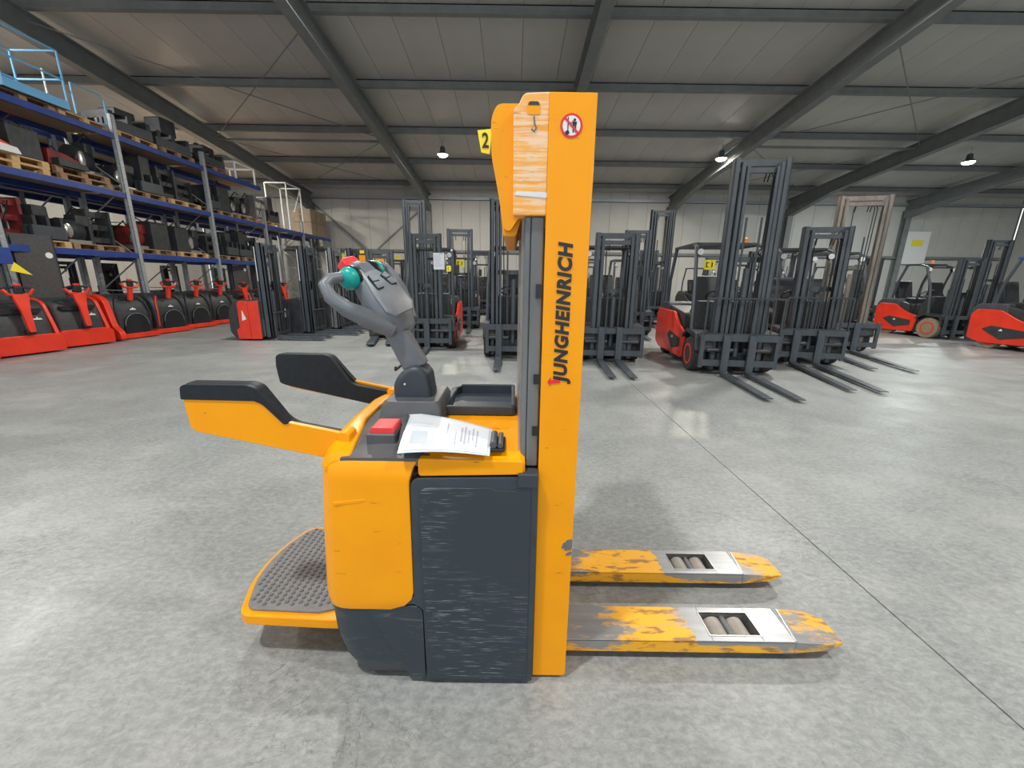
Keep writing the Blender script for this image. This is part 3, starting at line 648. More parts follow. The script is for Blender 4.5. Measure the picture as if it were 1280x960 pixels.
# ------------------------------------------------------------------ stackers and electric pallet trucks
def stacker(name, label, x, y, yaw, h=2.15, col='red', mastm='mast', cw=.62, L=1.1, forkm='mast', group='parked stackers', body=True, tagp=None, mesh=False, frame=True, tiller=False):
    t = thing(name, label, 'stacker', (x, y, 0), yaw, group)
    build_mast(t, h, .56, mastm, 0, 2)
    for s in (-.2, .2):
        MB().prism([(-.06, .03), (-.06, .10), (-L, .09), (-L - .08, .06), (-L - .04, .03)], 'x', s - .08, s + .08).link('fork', forkm, t)
    if frame:
        mb = MB()
        for s in (-1, 1): mb.box(s * .3 - .02, s * .3 + .02, -.1, -.06, .12, .66)
        mb.box(-.3, .3, -.1, -.06, .62, .66); mb.box(-.3, .3, -.1, -.06, .12, .2); mb.link('fork_carriage', 'machine', t, bev=.008)
        mb = MB(); [mb.box(-.22 + .11 * k - .01, -.22 + .11 * k + .01, -.09, -.07, .2, .62) for k in range(5)]; mb.link('carriage_bars', 'machine', t)
    if mesh:
        MB().box(-.26, .26, .19, .2, .75, h - .08).link('mesh_screen', 'mesh_panel', t)
        MB().lathe([(.055, -.004), (.055, 0)], (.2, .186, h - .35), 'y', 14).link('round_sticker', 'white', t)
        MB().lathe([(.055, .0), (.055, .004)], (.2, .2, h - .35), 'y', 14).link('round_sticker', 'white', t)
    if body:
        MB().prism(rpoly([(.2, .06), (.82, .03), (.95, .2), (.93, .7), (.8, .9), (.2, .94)], .05), 'x', -.36, .36).link('body', 'cowl', t, bev=.04)
        for s in (-1, 1):
            a, b = sorted((s * .34, s * .385))
            MB().prism(rpoly([(.22, .04), (.46, .04), (.46, .90), (.22, .92)], .02), 'x', a, b).link('side_panel', col, t, bev=.01)
            MB().prism(rpoly([(.465, .04), (.76, .04), (.78, .25), (.70, .3), (.70, .86), (.64, .92), (.465, .90)], .02), 'x', a, b).link('side_panel', col, t, bev=.01)
            a, b = sorted((s * .384, s * .389)); MB().prism([(.52, .5), (.62, .46), (.60, .7)], 'x', a, b).link('emblem', 'white', t)
        MB().lathe([(.12, -.04), (.12, .04)], (0, .75, .12), 'x', 16).link('drive_wheel', 'tyre', t)
    extras(t, 2, False, tagp, None)
    return t
sx = [(-5.62, 9.75), (-5.18, 10.75), (-4.9, 11.75), (-4.75, 12.7)]
sl = ['red-sided stacker with dark mast, nearest of the stacker row by the rack end', 'dark mast stacker directly behind the red-sided stacker', 'grey mast stacker, third in the row by the rack end', 'stacker with dark mast at the far end of the stacker row']
for i, (x, y) in enumerate(sx):
    stacker('electric_stacker', sl[i], x, y, R(90), h=(2.18, 2.2, 2.24, 2.3)[i], col='red' if i == 0 else 'machine', mastm='mast_mid' if i == 2 else 'mast', tagp=(-.1, -.03, 1.9) if i == 3 else None)
stacker('electric_stacker', 'yellow stacker with dark mast behind the tiller head, left one', -6.6, 16.8, R(15), h=2.2, col='yellow', tagp=(-.15, -.03, 2.28))
stacker('electric_stacker', 'yellow stacker behind the tiller head, middle one', -4.75, 17.0, R(0), h=2.2, col='yellow', tagp=(.1, -.03, 2.28))
stacker('electric_stacker', 'dark stacker with white paper on its mast, left of the sheet-bearing forklift', -3.15, 9.9, R(12), h=2.1, col='machine')
stacker('electric_stacker', 'yellow stacker behind the tiller head, right one beside the tall mast', -3.3, 16.0, R(0), h=2.15, col='yellow')
for i, yy in enumerate((9.9, 11.9, 13.2, 15.6, 18.2, 19.8)):
    stacker('electric_stacker', 'dark stacker parked under the rack behind the red row, %s from the left' % ORD[i], -12.75, yy, R(90), h=1.8, L=.85, col='red' if i in (2, 4) else 'machine', mesh=i % 2 == 0, group='dark stackers under the rack')
# the tall yellow order picker cabin seen through the tiller grip
op = thing('order_picker', 'yellow lattice-fronted order picker standing at the end of the rack', 'order picker', (-4.85, 14.2, 0), R(8))
for s in (-.42, .42): MB().box(s - .05, s + .05, 0, .1, 0, 2.2).link('side_post', 'yellow', op)
MB().box(-.42, .42, .02, .12, 2.0, 2.2).link('head_panel', 'yellow', op); MB().box(-.42, .42, .02, 1.3, .05, .5).link('base', 'yellow', op, bev=.02)
for k in range(5): MB().bar((-.38, .04, .5 + .3 * k), (.38, .04, .8 + .3 * k), .04).link('lattice_bar', 'yellow', op); MB().bar((.38, .08, .5 + .3 * k), (-.38, .08, .8 + .3 * k), .04).link('lattice_bar', 'yellow', op)
for k in range(3): MB().box(-.3 + .25 * k, -.16 + .25 * k, -.01, 0, 2.25, 2.35).link('number_tag', 'tag', op)
MB().box(-.4, .4, .12, .14, 2.2, 2.36).link('tag_rail', 'machine', op)

def tiller_red(t, kind='y'):
    col = 'red'
    if kind == 'high':   # upright handle above the hood
        MB().bar((0, -.30, .88), (0, -.36, 1.16), .09, .07).link('tiller_stem', col, t, bev=.015); zc_ = 1.22; yc = -.38
    else:
        MB().prism(rpoly([(-.035, .42), (.05, .42), (.07, .8), (.12, 1.08), (-.1, 1.08), (-.05, .8)], .02), 'y', -.52, -.46).link('tiller_stem', col, t, bev=.015, xf=lambda p: Vector((p.x, p.y + (p.z - .45) * .12, p.z))); zc_ = 1.13; yc = -.42
    MB().tube([(-.2, yc, zc_ + .05), (-.14, yc, zc_ - .04), (0, yc, zc_ - .06), (.14, yc, zc_ - .04), (.2, yc, zc_ + .05)], .026, 7).link('tiller_handle', col, t, smooth=True)
    MB().tube([(-.2, yc, zc_ + .05), (-.1, yc + .02, zc_ + .08), (.1, yc + .02, zc_ + .08), (.2, yc, zc_ + .05)], .02, 7).link('grip', 'black', t, smooth=True)
    MB().box(-.06, .06, yc - .04, yc + .03, zc_ - .03, zc_ + .1).link('tiller_head', 'black', t, bev=.02); MB().box(-.045, .045, yc - .035, yc + .025, zc_ + .1, zc_ + .14).link('button', col, t, bev=.01)
def emblem(t, x, y, z, s=.06):
    MB().prism([(x - s * 1.2, z), (x + s * 1.2, z), (x + s * .8, z + s * .5), (x + s * .25, z + s * .5), (x, z + s), (x - s * .25, z + s * .5), (x - s * .8, z + s * .5)], 'y', y - .006, y).link('emblem', 'white', t)
def truck_a(label, x, y, yaw, h=None, mast_h=0):
    """stacker type: black bowed hood in a red tub, tiller in front"""
    t = thing('pallet_stacker', label, 'stacker', (x, y, 0), yaw - R(14), 'red stackers along the rack')
    MB().prism(rpoly([(-.47, .03), (.47, .03), (.47, .30), (.36, .36), (-.36, .36), (-.47, .30)], .04), 'y', -.42, .55).link('tub', 'red', t, bev=.04, seg=3)
    for s in (-1, 1):
        a, b = sorted((s * .40, s * .47)); MB().prism(rpoly([(-.38, .2), (.55, .2), (.55, .98), (.1, 1.0), (-.12, .93), (-.30, .45)], .08), 'x', a, b).link('side_shell', 'red', t, bev=.025)
    MB().loft([[(p[0], p[1], z) for p in rpoly([(-.40, -.36 + d), (.40, -.36 + d), (.40, .5), (-.40, .5)], .14)] for z, d in ((.3, 0), (.5, .03), (.72, .08), (.88, .15), (.95, .26), (.965, .36))]).link('hood', 'cowl', t, smooth=True)
    MB().prism(rpoly([(-.26, .74), (.26, .74), (.3, .83), (-.3, .83)], .03), 'y', -.32, -.262).link('tray', 'black', t, bev=.01, xf=lambda p: Vector((p.x, p.y, p.z)))
    emblem(t, .2, -.318, .62); tiller_red(t)
    MB().lathe([(.05, -.06), (.05, .06)], (0, -.44, .42), 'x', 12).link('tiller_pivot', 'black', t, smooth=True)
    for s in (-.2, .2): MB().prism([(.5, .04), (.5, .1), (1.65, .08), (1.65, .04)], 'x', s - .08, s + .08).link('fork', 'mast', t)
    if mast_h:
        for s in (-1, 1):
            mb = MB(); channel(mb, s * .33, .58, .07, .12, .05, mast_h, .02, s); mb.link('outer_rail', 'mast', t); mb = MB(); channel(mb, s * .25, .6, .06, .1, .05, mast_h - .05, .02, s); mb.link('inner_rail', 'mast', t)
        MB().box(-.33, .33, .56, .7, mast_h - .08, mast_h).link('cross_bar', 'mast', t); MB().tube([(0, .64, .1), (0, .64, mast_h - .2)], .04, 8).link('lift_cylinder', 'machine', t, smooth=True)
        MB().box(-.30, .30, .54, .55, .95, mast_h - .04).link('mesh_screen', 'mesh_panel', t)
        MB().lathe([(.06, -.004), (.06, 0)], (.22, .54, mast_h - .4), 'y', 14).link('round_sticker', 'white', t)
    return t
def truck_b(label, x, y, yaw, left_red=False, stripe=False):
    """ride-on pallet truck: rounded black back with folded half-round platform, handle on top"""
    t = thing('pallet_truck', label, 'pallet truck', (x, y, 0), yaw - R(9), 'black backed pallet trucks along the rack')
    MB().prism(rpoly([(-.47, .02), (.47, .02), (.47, .13), (-.47, .13)], .03), 'y', -.40, .7).link('bumper', 'red', t, bev=.02)
    if left_red: MB().prism(rpoly([(-.58, .03), (-.56, .2), (-.40, .34), (-.28, .9), (-.1, 1.02), (.7, 1.02), (.7, .03)], .06), 'x', -.56, -.43).link('side_shell', 'red', t, bev=.03)
    MB().loft([[(p[0], p[1], z) for p in rpoly([(-.42, -.30 + d), (.42, -.30 + d), (.42, .6), (-.42, .6)], .12)] for z, d in ((.1, 0), (.35, -.03), (.62, .0), (.8, .05), (.93, .13), (.99, .26), (1.0, .36))]).link('hood', 'cowl', t, smooth=True)
    for s in (-1, 1): MB().tube([(s * .36, -.30, .2), (s * .37, -.33, .55), (s * .33, -.27, .82), (s * .24, -.2, .94)], .02, 7).link('side_rail', 'black' if s > 0 or not stripe else 'red', t, smooth=True)
    pl = [(-.27, .12), (.27, .12)] + arc(0, .32, .27, 0, 180, 12)
    MB().prism(pl, 'y', -.37, -.325).link('folded_platform', 'black', t, bev=.012)
    MB().tube([(p[0], -.372, p[1]) for p in arc(0, .32, .265, 0, 180, 12)], .008, 5).link('platform_edge', 'mast_mid', t, smooth=True)
    MB().prism(rpoly([(-.18, .88), (.18, .88), (.14, .96), (-.14, .96)], .02), 'y', -.22, -.12).link('back_pad', 'black', t, bev=.02)
    emblem(t, .0, -.315, .66); tiller_red(t, 'high')
    for s in (-.2, .2): MB().prism([(.6, .04), (.6, .1), (1.7, .08), (1.7, .04)], 'x', s - .08, s + .08).link('fork', 'mast', t)
    return t
RW = -9.22
truck_a('red stacker cut off by the left picture edge, nearest in the rack row', RW + .05, 6.35, R(90), mast_h=2.2)
o_ = truck_a('red stacker with broad black hood and a blue folder on its mast, far left', RW + .03, 7.42, R(90), mast_h=2.2)
MB().box(.30, .50, .50, .53, 1.62, 1.92).link('blue_folder', 'blue', o_, bev=.008); MB().prism([(.42, 1.5), (.72, 1.42), (.5, 1.66)], 'y', .5, .504).link('yellow_triangle_tag', 'tag', o_)
truck_a('red stacker with white sticker on its tiller, second full one from the left', RW, 8.45, R(90), mast_h=2.22)
truck_b('black backed pallet truck with red left shell, beside the front red stackers', RW, 9.62, R(90), left_red=True)
truck_b('black backed pallet truck with a red rail, second of the black backed ones', RW - .02, 10.72, R(90), stripe=True)
truck_b('black backed pallet truck, third of the black backed ones', RW - .12, 11.80, R(90))
truck_b('black backed pallet truck, fourth and farthest of the black backed ones', RW - .22, 12.92, R(90))
truck_a('red stacker with slim red tiller beyond the black backed trucks', RW - .3, 14.1, R(90))
truck_a('red stacker behind the red-sided stacker, half hidden at the rack', RW - .35, 15.3, R(90), mast_h=2.1)
truck_a('farthest red stacker in the rack row', RW - .35, 16.6, R(90), mast_h=2.1)

# ------------------------------------------------------------------ the yellow pedestrian stacker in front
TY = 1.56
truck = thing('platform_stacker', 'yellow and slate platform stacker with side arms and grey tiller, in the foreground', 'stacker', (0, TY, 0))
def tp(mb, name, m, parent=truck, **k): return mb.link(name, m, parent, **k)
# mast
for s in (-1, 1):
    y0, y1 = sorted((s * .36, s * .345))
    poly = [(.091, .012), (.205, .012), (.214, .02), (.212, 1.924), (.087, 1.924)]
    tp(MB().prism(poly, 'y', y0, y1), 'mast_side_plate', 'yellow', bev=.003)
    y2 = s * .25; a, b = sorted((y1 if s < 0 else y0, y2))
    mb = MB().box(.195, .212, a, b, .02, 1.92); mb.box(.09, .11, a, b, .02, 1.6); tp(mb, 'mast_flange', 'yellow')
    a, b = sorted((s * .335, s * .24)); mb = MB().box(.115, .13, a, b, .04, 1.88); mb.box(.175, .19, a, b, .04, 1.88); mb.box(.13, .175, min(s * .335, s * .32), max(s * .335, s * .32), .04, 1.88); tp(mb, 'inner_rail', 'mast')
for z, h in ((1.82, .1), (1.05, .06), (.06, .14)): tp(MB().box(.10, .20, -.345, .345, z, z + h), 'mast_cross_bar', 'yellow', bev=.004)
for y in (-.12, .12): tp(MB().tube([(.13, y, .08), (.13, y, 1.75)], .028, 12), 'lift_cylinder', 'rod', smooth=True)
for y in (-.05, .05): tp(MB().box(.15, .165, y - .012, y + .012, .25, 1.8), 'lift_chain', 'machine')
tp(MB().tube([(.15, .2, .3), (.16, .22, 1.0), (.14, .2, 1.75)], .008, 6), 'hydraulic_hose', 'cable', smooth=True)
# chipped patch on the mast edge
for x0, x1, z0, z1 in ((.186, .2125, .555, .602), (.176, .1895, .562, .590), (.19, .2125, .535, .553)):
    tp(MB().prism(rpoly([(x0, z0), (x1, z0 + .004), (x1, z1), (x0 + .006, z1 - .006)], .006), 'y', -.3615, -.36), 'bare_metal_patch', 'mast_mid')
# head cover
prof = rpoly([(-.03, 1.59), (-.012, 1.585), (.012, 1.62), (.088, 1.624), (.088, 1.905), (-.05, 1.905), (-.066, 1.87), (-.066, 1.78), (-.048, 1.70), (-.038, 1.64)], [.01, .01, .004, .002, .002, .03, .03, .03, .05, .02])
hc = tp(MB().prism(prof, 'y', -.335, .335), 'mast_head_cover', 'yellow', bev=.012, seg=3)
tp(MB().prism(rpoly([(-.032, 1.575), (.006, 1.575), (.02, 1.62), (.02, 1.66), (-.042, 1.66)], .008), 'y', -.30, .30), 'cover_lip', 'yellow', bev=.01)
pl = rpoly([(-.004, 1.625), (.088, 1.625), (.088, 1.925), (.02, 1.922), (.008, 1.895), (-.006, 1.885)], [.0, .0, .0, .02, .02, .01])
tp(MB().prism(pl, 'y', -.358, -.335), 'scraped_side_plate', 'yellow_scraped', bev=.003)
tp(MB().prism(pl, 'y', .335, .358), 'scraped_side_plate', 'yellow_scraped', bev=.003)
sl_ = tp(MB().prism(rpoly([(.03, 1.872), (.064, 1.872), (.064, 1.898), (.058, 1.903), (.036, 1.903), (.03, 1.898)], .006), 'y', -.3592, -.3575), 'lifting_eye', 'yellow')
tp(MB().prism(rpoly([(.031, 1.893), (.063, 1.893), (.058, 1.9015), (.036, 1.9015)], .003), 'y', -.3598, -.3592), 'eye_shadow_gap', 'machine', sl_)
tp(MB().tube([(.048, -.3585, 1.868), (.05, -.3585, 1.85), (.055, -.3585, 1.842), (.05, -.3585, 1.832), (.042, -.3585, 1.838)], .0022, 5), 'hook_symbol', 'mast_mid')
tp(MB().prism(rpoly([(.0, 1.676), (.062, 1.672), (.088, 1.67), (.088, 1.684), (.004, 1.686)], .004), 'y', -.3595, -.358), 'bare_metal_patch', 'paper')
# prohibition sign
SX, SZ = .147, 1.846
def disc(r, y0, y1, n=28): return [(SX + r * math.cos(2 * math.pi * k / n), SZ + r * math.sin(2 * math.pi * k / n)) for k in range(n)]
sg = tp(MB().prism(disc(.0295, 0, 0), 'y', -.3612, -.36), 'warning_sign', 'inkred')
tp(MB().prism(disc(.0235, 0, 0), 'y', -.3616, -.3612), 'sign_face', 'white', sg)
mb = MB()
mb.box(SX - .0105, SX - .008, -.3622, -.3616, SZ - .014, SZ + .020); mb.prism([(SX - .0105 + .006 * math.cos(a / 5 * math.pi), SZ - .0165 + .005 * math.sin(a / 5 * math.pi)) for a in range(10)], 'y', -.3622, -.3616)
mb.box(SX - .008, SX + .004, -.3622, -.3616, SZ + .006, SZ + .0075)
mb.prism([(SX + .008 + .0035 * math.cos(a / 5 * math.pi), SZ + .0135 + .0035 * math.sin(a / 5 * math.pi)) for a in range(10)], 'y', -.3622, -.3616)
mb.prism([(SX + .003, SZ + .001), (SX + .013, SZ + .001), (SX + .014, SZ + .009), (SX + .002, SZ + .009)], 'y', -.3622, -.3616)
mb.prism([(SX + .003, SZ - .016), (SX + .0065, SZ - .016), (SX + .008, SZ + .001), (SX + .004, SZ + .001)], 'y', -.3622, -.3616)
mb.prism([(SX + .0095, SZ - .016), (SX + .013, SZ - .016), (SX + .012, SZ + .001), (SX + .0085, SZ + .001)], 'y', -.3622, -.3616)
mb.bar((SX + .001, -.3619, SZ + .012), (SX + .012, -.3619, SZ + .006), .0006, .002, (0, 1, 0))
tp(mb, 'sign_figure', 'inkblack', sg)
mb = MB(); mb.prism([(SX - .0205, SZ + .0165), (SX + .0165, SZ - .0205), (SX + .0205, SZ - .0165), (SX - .0165, SZ + .0205)], 'y', -.3626, -.3622); tp(mb, 'sign_bar', 'inkred', sg)
# lettering down the mast
me = text_mesh('JUNGHEINRICH', .062, .0030, .0006, .16, 1.12); me.materials.append(M['inkblack'])
lt = place('lettering', me, truck, (.148, -.361, 1.352), None)
# rotate so the text reads upward on the plane facing -y
w_ = max(v.co.x for v in me.vertices) - min(v.co.x for v in me.vertices); h_ = max(v.co.y for v in me.vertices) - min(v.co.y for v in me.vertices)
kx = .412 / w_; ky = .054 / h_
for v in me.vertices:
    a, b, c = v.co.x * kx, v.co.y * ky, v.co.z
    v.co = Vector((-b, -c, a))
for v in me.vertices: v.co.x += .0
mb = MB(); mb.prism([(.108, 1.150), (.118, 1.166), (.118, 1.156), (.147, 1.158), (.147, 1.147), (.118, 1.145), (.118, 1.136)], 'y', -.3616, -.36); tp(mb, 'red_arrow_mark', 'inkred')
# rail and screen at the operator side
for s in (-1, 1):
    a, b = sorted((s * .345, s * .285)); tp(MB().box(.048, .086, a, b, .86, 1.625), 'guard_rail', 'mast_mid', bev=.006)
    a, b = sorted((s * .352, s * .345)); tp(MB().box(.066, .084, a, b, 1.14, 1.17).box(.066, .084, a, b, 1.40, 1.44).box(.066, .084, a, b, .97, 1.0), 'guard_clip', 'black')
    a, b = sorted((s * .345, s * .300)); tp(MB().box(.030, .048, a, b, .88, 1.625), 'guard_rail_edge', 'mast_mid', bev=.006)
tp(MB().box(.022, .030, -.33, .33, .875, 1.62), 'clear_screen', 'screen')
for z in (.90, 1.24, 1.56): tp(MB().box(.03, .09, -.285, .285, z, z + .03), 'screen_bracket', 'mast')
# number plate hung behind the head cover
npo = tp(MB().prism([(-.125, 1.925), (-.078, 1.93), (-.085, 1.855), (-.113, 1.86)], 'y', -.07, -.064), 'number_plate', 'tag')
me = text_mesh('2', .062, .0012, .0006); me.materials.append(M['inkblack'])
for v in me.vertices: v.co = Vector((v.co.x * .75, -v.co.z, v.co.y))
place('digit', me, npo, (-.099, -.0712, 1.893))
tp(MB().tube([(-.08, -.067, 1.9), (-.04, -.067, 1.9)], .004, 6), 'plate_wire', 'cable', npo)

# body
tp(MB().box(-.56, .09, -.345, .345, .03, .84), 'chassis', 'machine', bev=.02)
def shell(levels, hw, rr, rf=.006): return [ring_z(z, x0, x1, h_ if h_ else hw, rr, rf) for z, x0, x1, h_ in levels]
# lower rear skirt
tp(MB().loft(shell([(.010, -.560, -.302, .345), (.035, -.592, -.302, .368), (.10, -.622, -.302, .380), (.20, -.646, -.302, .384), (.30, -.652, -.302, .384), (.335, -.652, -.302, .383)], .38, .11)), 'rear_skirt', 'slate_scuff', smooth=True)
# yellow rear cover with rounded lower edge corner
tp(MB().loft(shell([(.325, -.640, -.43, .382), (.328, -.655, -.41, .387), (.345, -.658, -.362, .389), (.37, -.660, -.338, .389), (.40, -.660, -.331, .389), (.62, -.648, -.328, .388), (.82, -.632, -.326, .388), (.865, -.626, -.312, .386), (.885, -.612, -.30, .376), (.888, -.60, -.30, .365)], .38, .10)), 'rear_cover', 'yellow', smooth=True)
mb = MB()
for s in (-1, 1):
    a, b = sorted((s * .383, s * .389)); mb.prism(rpoly([(-.575, .734), (-.50, .742), (-.47, .75), (-.47, .758), (-.575, .744)], .004), 'y', a, b)
tp(mb, 'cover_crease', 'yellow', bev=.002)
for s in (-1, 1):
    a, b = sorted((s * .32, s * .3865))
    # battery side panel, outer frame with a big rounded corner and tail over the rear skirt
    fr = rpoly([(-.330, .38), (-.322, .832), (.088, .842), (.088, .03), (.088, .016), (-.298, .014), (-.300, .33), (-.335, .352), (-.44, .325), (-.44, .36)], [.005, .035, .0, .0, .01, .004, .01, .01, .005, .0])
    tp(MB().prism(fr, 'y', a, b), 'battery_panel', 'slate', bev=.006)
    a, b = sorted((s * .385, s * .3905))
    pn = rpoly([(-.294, .38), (-.294, .80), (-.06, .805), (-.05, .795), (.02, .795), (.03, .808), (.066, .808), (.066, .03), (-.29, .028), (-.2905, .36)], [.01, .03, .008, .006, .006, .008, .004, .01, .01, .02])
    tp(MB().prism(pn, 'y', a, b), 'panel_face', 'slate_scuff', bev=.0035)
    # seam cap of the skirt
    a, b = sorted((s * .370, s * .3862))
    tp(MB().prism(rpoly([(-.50, .32), (-.33, .345), (-.303, .325), (-.303, .03), (-.36, .03)], [.0, .02, .02, .002, .0]), 'y', a, b), 'skirt_panel', 'slate_scuff', bev=.002)
    # yellow belt under the deck and the slate corner block at the mast
    a, b = sorted((s * .30, s * .383)); tp(MB().prism(rpoly([(-.296, .838), (.04, .848), (.04, .895), (-.296, .900)], .012), 'y', a, b), 'battery_cover_edge', 'yellow', bev=.010)
    a, b = sorted((s * .34, s * .395)); tp(MB().box(.022, .088, a, b, .806, .856), 'corner_block', 'slate', bev=.006)
# deck (battery cover): slightly domed
secs = []
for x, dz in ((-.296, 0), (-.05, .0), (.03, .004), (.045, -.01)):
    secs.append([(x, y, z + dz) for y, z in ((-.375, .86), (-.372, .893), (-.34, .905), (-.15, .925), (.15, .925), (.34, .905), (.372, .893), (.375, .86))])
tp(MB().loft(secs), 'battery_cover', 'yellow', smooth=True)
tp(MB().prism(rpoly([(-.26, -.17), (.0, -.17), (.0, -.02), (-.26, -.02)], .03), 'z', .918, .928), 'deck_recess', 'yellow', bev=.004)
for x, y in ((.022, .03), (.034, .20)): tp(MB().box(x - .004, x + .004, y - .035, y + .035, .915, .932), 'vent_slot', 'inkblack')
# dashboard
secs = []
for x, h in ((-.545, .004), (-.52, .02), (-.40, .035), (-.29, .035), (-.262, .03)):
    secs.append([(x, y, z) for y, z in ((-.374, .87), (-.374, .893 + h * .1), (-.28, .900 + h * .6), (-.1, .925 + h), (.1, .925 + h), (.28, .905 + h * .8), (.374, .895 + h * .1), (.374, .87))])
tp(MB().loft(secs), 'dashboard', 'dash', smooth=True)
tp(MB().box(-.275, -.262, -.09, .30, .9, .955), 'dashboard_rim', 'dash', bev=.004)
# yellow hoop behind the dashboard joining both arms
secs = []
for y, zt, xa, xb in ((-.372, .886, -.600, -.512), (-.36, .905, -.612, -.515), (-.30, .925, -.618, -.520), (-.12, .945, -.622, -.545), (.12, .945, -.622, -.545), (.30, .925, -.618, -.520), (.36, .905, -.612, -.515), (.372, .886, -.600, -.512)):
    secs.append([(a, y, b) for a, b in rpoly([(xa, .85), (xb, .85), (xb, zt - .004), (xa + .03, zt), (xa, zt - .03)], .012, 3)])
mb = MB().loft(secs)
tp(mb, 'rear_hoop', 'yellow', bev=.01)
# raised console and tiller cowl
secs = []
for z, x0, x1, w in ((.93, -.50, -.255, .145), (.985, -.49, -.262, .13), (1.008, -.475, -.275, .12)):
    secs.append([(p[0], p[1], z) for p in rpoly([(x0, -w), (x1, -w), (x1 , w), (x0, w)], .02, 3)])
tp(MB().loft(secs), 'tiller_console', 'dash', bev=.004)
tp(MB().prism(rpoly([(-.456, .99), (-.460, 1.05), (-.436, 1.095), (-.392, 1.128), (-.350, 1.128), (-.320, 1.10), (-.306, .99)], [.0, .02, .03, .03, .03, .03, 0]), 'y', -.065, .065), 'tiller_cowl', 'slate', bev=.022, seg=3)
tp(MB().lathe([(.004, -.0675), (.004, -.064)], (-.41, 0, 1.06), 'y', 8), 'cowl_screw', 'white')
tp(MB().box(-.485, -.388, -.302, -.185, .90, .948), 'button_seat', 'dash', bev=.006)
tp(MB().prism(rpoly([(-.478, .935), (-.398, .935), (-.392, .952), (-.396, .967), (-.470, .967), (-.476, .952)], .004), 'y', -.292, -.198), 'emergency_button', 'red_btn', bev=.004)
for s in (-1, 1):
    tp(MB().tube([(-.362, s * .34, .905), (-.374, s * .25, .942), (-.384, s * .15, .960)], .010, 8), 'tray_rib', 'dash', smooth=True)
# storage tray at the far side
mb = MB(); X = [(-.285, .03), (.008, .03)]
tp(MB().prism(rpoly([(-.27, -.035), (.008, -.035), (.012, .27), (-.24, .27), (-.275, .22)], .02), 'z', .925, .935), 'tray_floor', 'slate', bev=.002)
def wall(a, b, h=.045, t=.012): return MB().bar((a[0], a[1], .93 + h / 2), (b[0], b[1], .93 + h / 2), t, h)
for i, (a, b, h) in enumerate([((-.27, -.035), (.008, -.035), .038), ((.006, -.04), (.006, .27), .048), ((.01, .268), (-.235, .268), .048), ((-.235, .27), (-.27, .22), .04), ((-.268, .225), (-.268, -.04), .03)]):
    tp(wall(a, b, h, .016), 'tray_wall', 'slate', bev=.005)
tp(MB().bar((-.285, -.05, .93), (-.245, .14, .985), .02, .02), 'tray_strut', 'slate', bev=.004)
# clip for the papers
cl = tp(MB().box(-.072, -.020, -.36, -.245, .915, .925), 'clip_base', 'black', bev=.003)
tp(MB().tube([(-.058, -.352, .936), (-.058, -.25, .936)], .012, 10), 'clip_roller', 'dash', cl, smooth=True); tp(MB().tube([(-.035, -.352, .934), (-.035, -.25, .934)], .009, 10), 'clip_roller', 'dash', cl, smooth=True)

# side arms
NA = rpoly([(-1.022, 1.078), (-.80, 1.076), (-.770, 1.072), (-.710, 1.008), (-.688, 1.003), (-.535, .972), (-.515, .960), (-.518, .885), (-.545, .882), (-.60, .888), (-1.0, .972), (-1.014, .985)], [.006, .0, .02, .03, .02, .01, .015, .02, .01, .0, .02, .01])
def S5(q): return [(p[0] * 1.05, 1.45 - (1.45 - p[1]) * 1.05) for p in q]
def arm(s):
    a, b = sorted((s * .300, s * .282)); o = tp(MB().prism(S5(NA), 'y', a, b), 'side_arm', 'yellow', bev=.007, seg=3)
    # pad: wraps the inner side and the top
    P = rpoly([(-1.030, 1.076), (-1.026, 1.118), (-1.012, 1.128), (-.815, 1.128), (-.79, 1.118), (-.718, 1.010), (-.69, .994), (-.545, .966), (-.545, .900), (-.60, .90), (-1.0, .99), (-1.022, 1.00)], [.006, .01, .01, .01, .02, .03, .03, .005, .01, .01, .02, .01])
    a, b = sorted((s * .282, s * .245)); tp(MB().prism(S5(P), 'y', a, b), 'arm_pad', 'pad', o, bev=.010, seg=3)
    P2 = rpoly([(-1.027, 1.078), (-1.023, 1.118), (-1.010, 1.126), (-.815, 1.126), (-.79, 1.117), (-.72, 1.027), (-.70, 1.004), (-.716, 1.0), (-.776, 1.066), (-.80, 1.076)], [.006, .01, .01, .01, .02, .01, .004, .002, .02, 0])
    a, b = sorted((s * .303, s * .276)); tp(MB().prism(S5(P2), 'y', a, b), 'arm_pad_edge', 'pad', o, bev=.007, seg=3)
    a, b = sorted((s * .306, s * .24)); tp(MB().prism(rpoly([(-.578, .86), (-.538, .86), (-.538, .945), (-.553, .955), (-.578, .952)], .008), 'y', a, b), 'arm_mount', 'yellow', o, bev=.009, seg=3)
arm(-1); arm(1)

# folding platform
PO = rpoly([(-.70, -.300), (-1.015, -.285), (-1.045, -.262), (-1.095, -.12), (-1.105, 0), (-1.095, .12), (-1.045, .262), (-1.015, .285), (-.70, .300), (-.62, .300), (-.62, -.300)], [.0, .02, .03, .1, .1, .1, .03, .02, 0, 0, 0])
pf = tp(MB().prism(PO, 'z', .150, .192), 'folding_platform', 'yellow', bev=.005)
PI = rpoly([(-.735, -.272), (-1.0, -.262), (-1.028, -.24), (-1.075, -.11), (-1.085, 0), (-1.075, .11), (-1.028, .24), (-1.0, .262), (-.735, .272), (-.63, .24), (-.63, -.24)], [.01, .02, .03, .1, .1, .1, .03, .02, .01, 0, 0])
tp(MB().prism(PI, 'z', .192, .203), 'rubber_mat', 'rubber', pf, bev=.004)
mb = MB()
def inside(x, y): return x > -1.065 + .55 * max(0, abs(y) - .07) ** 1.4 * 1.2 and abs(y) < .25 and x < -.66
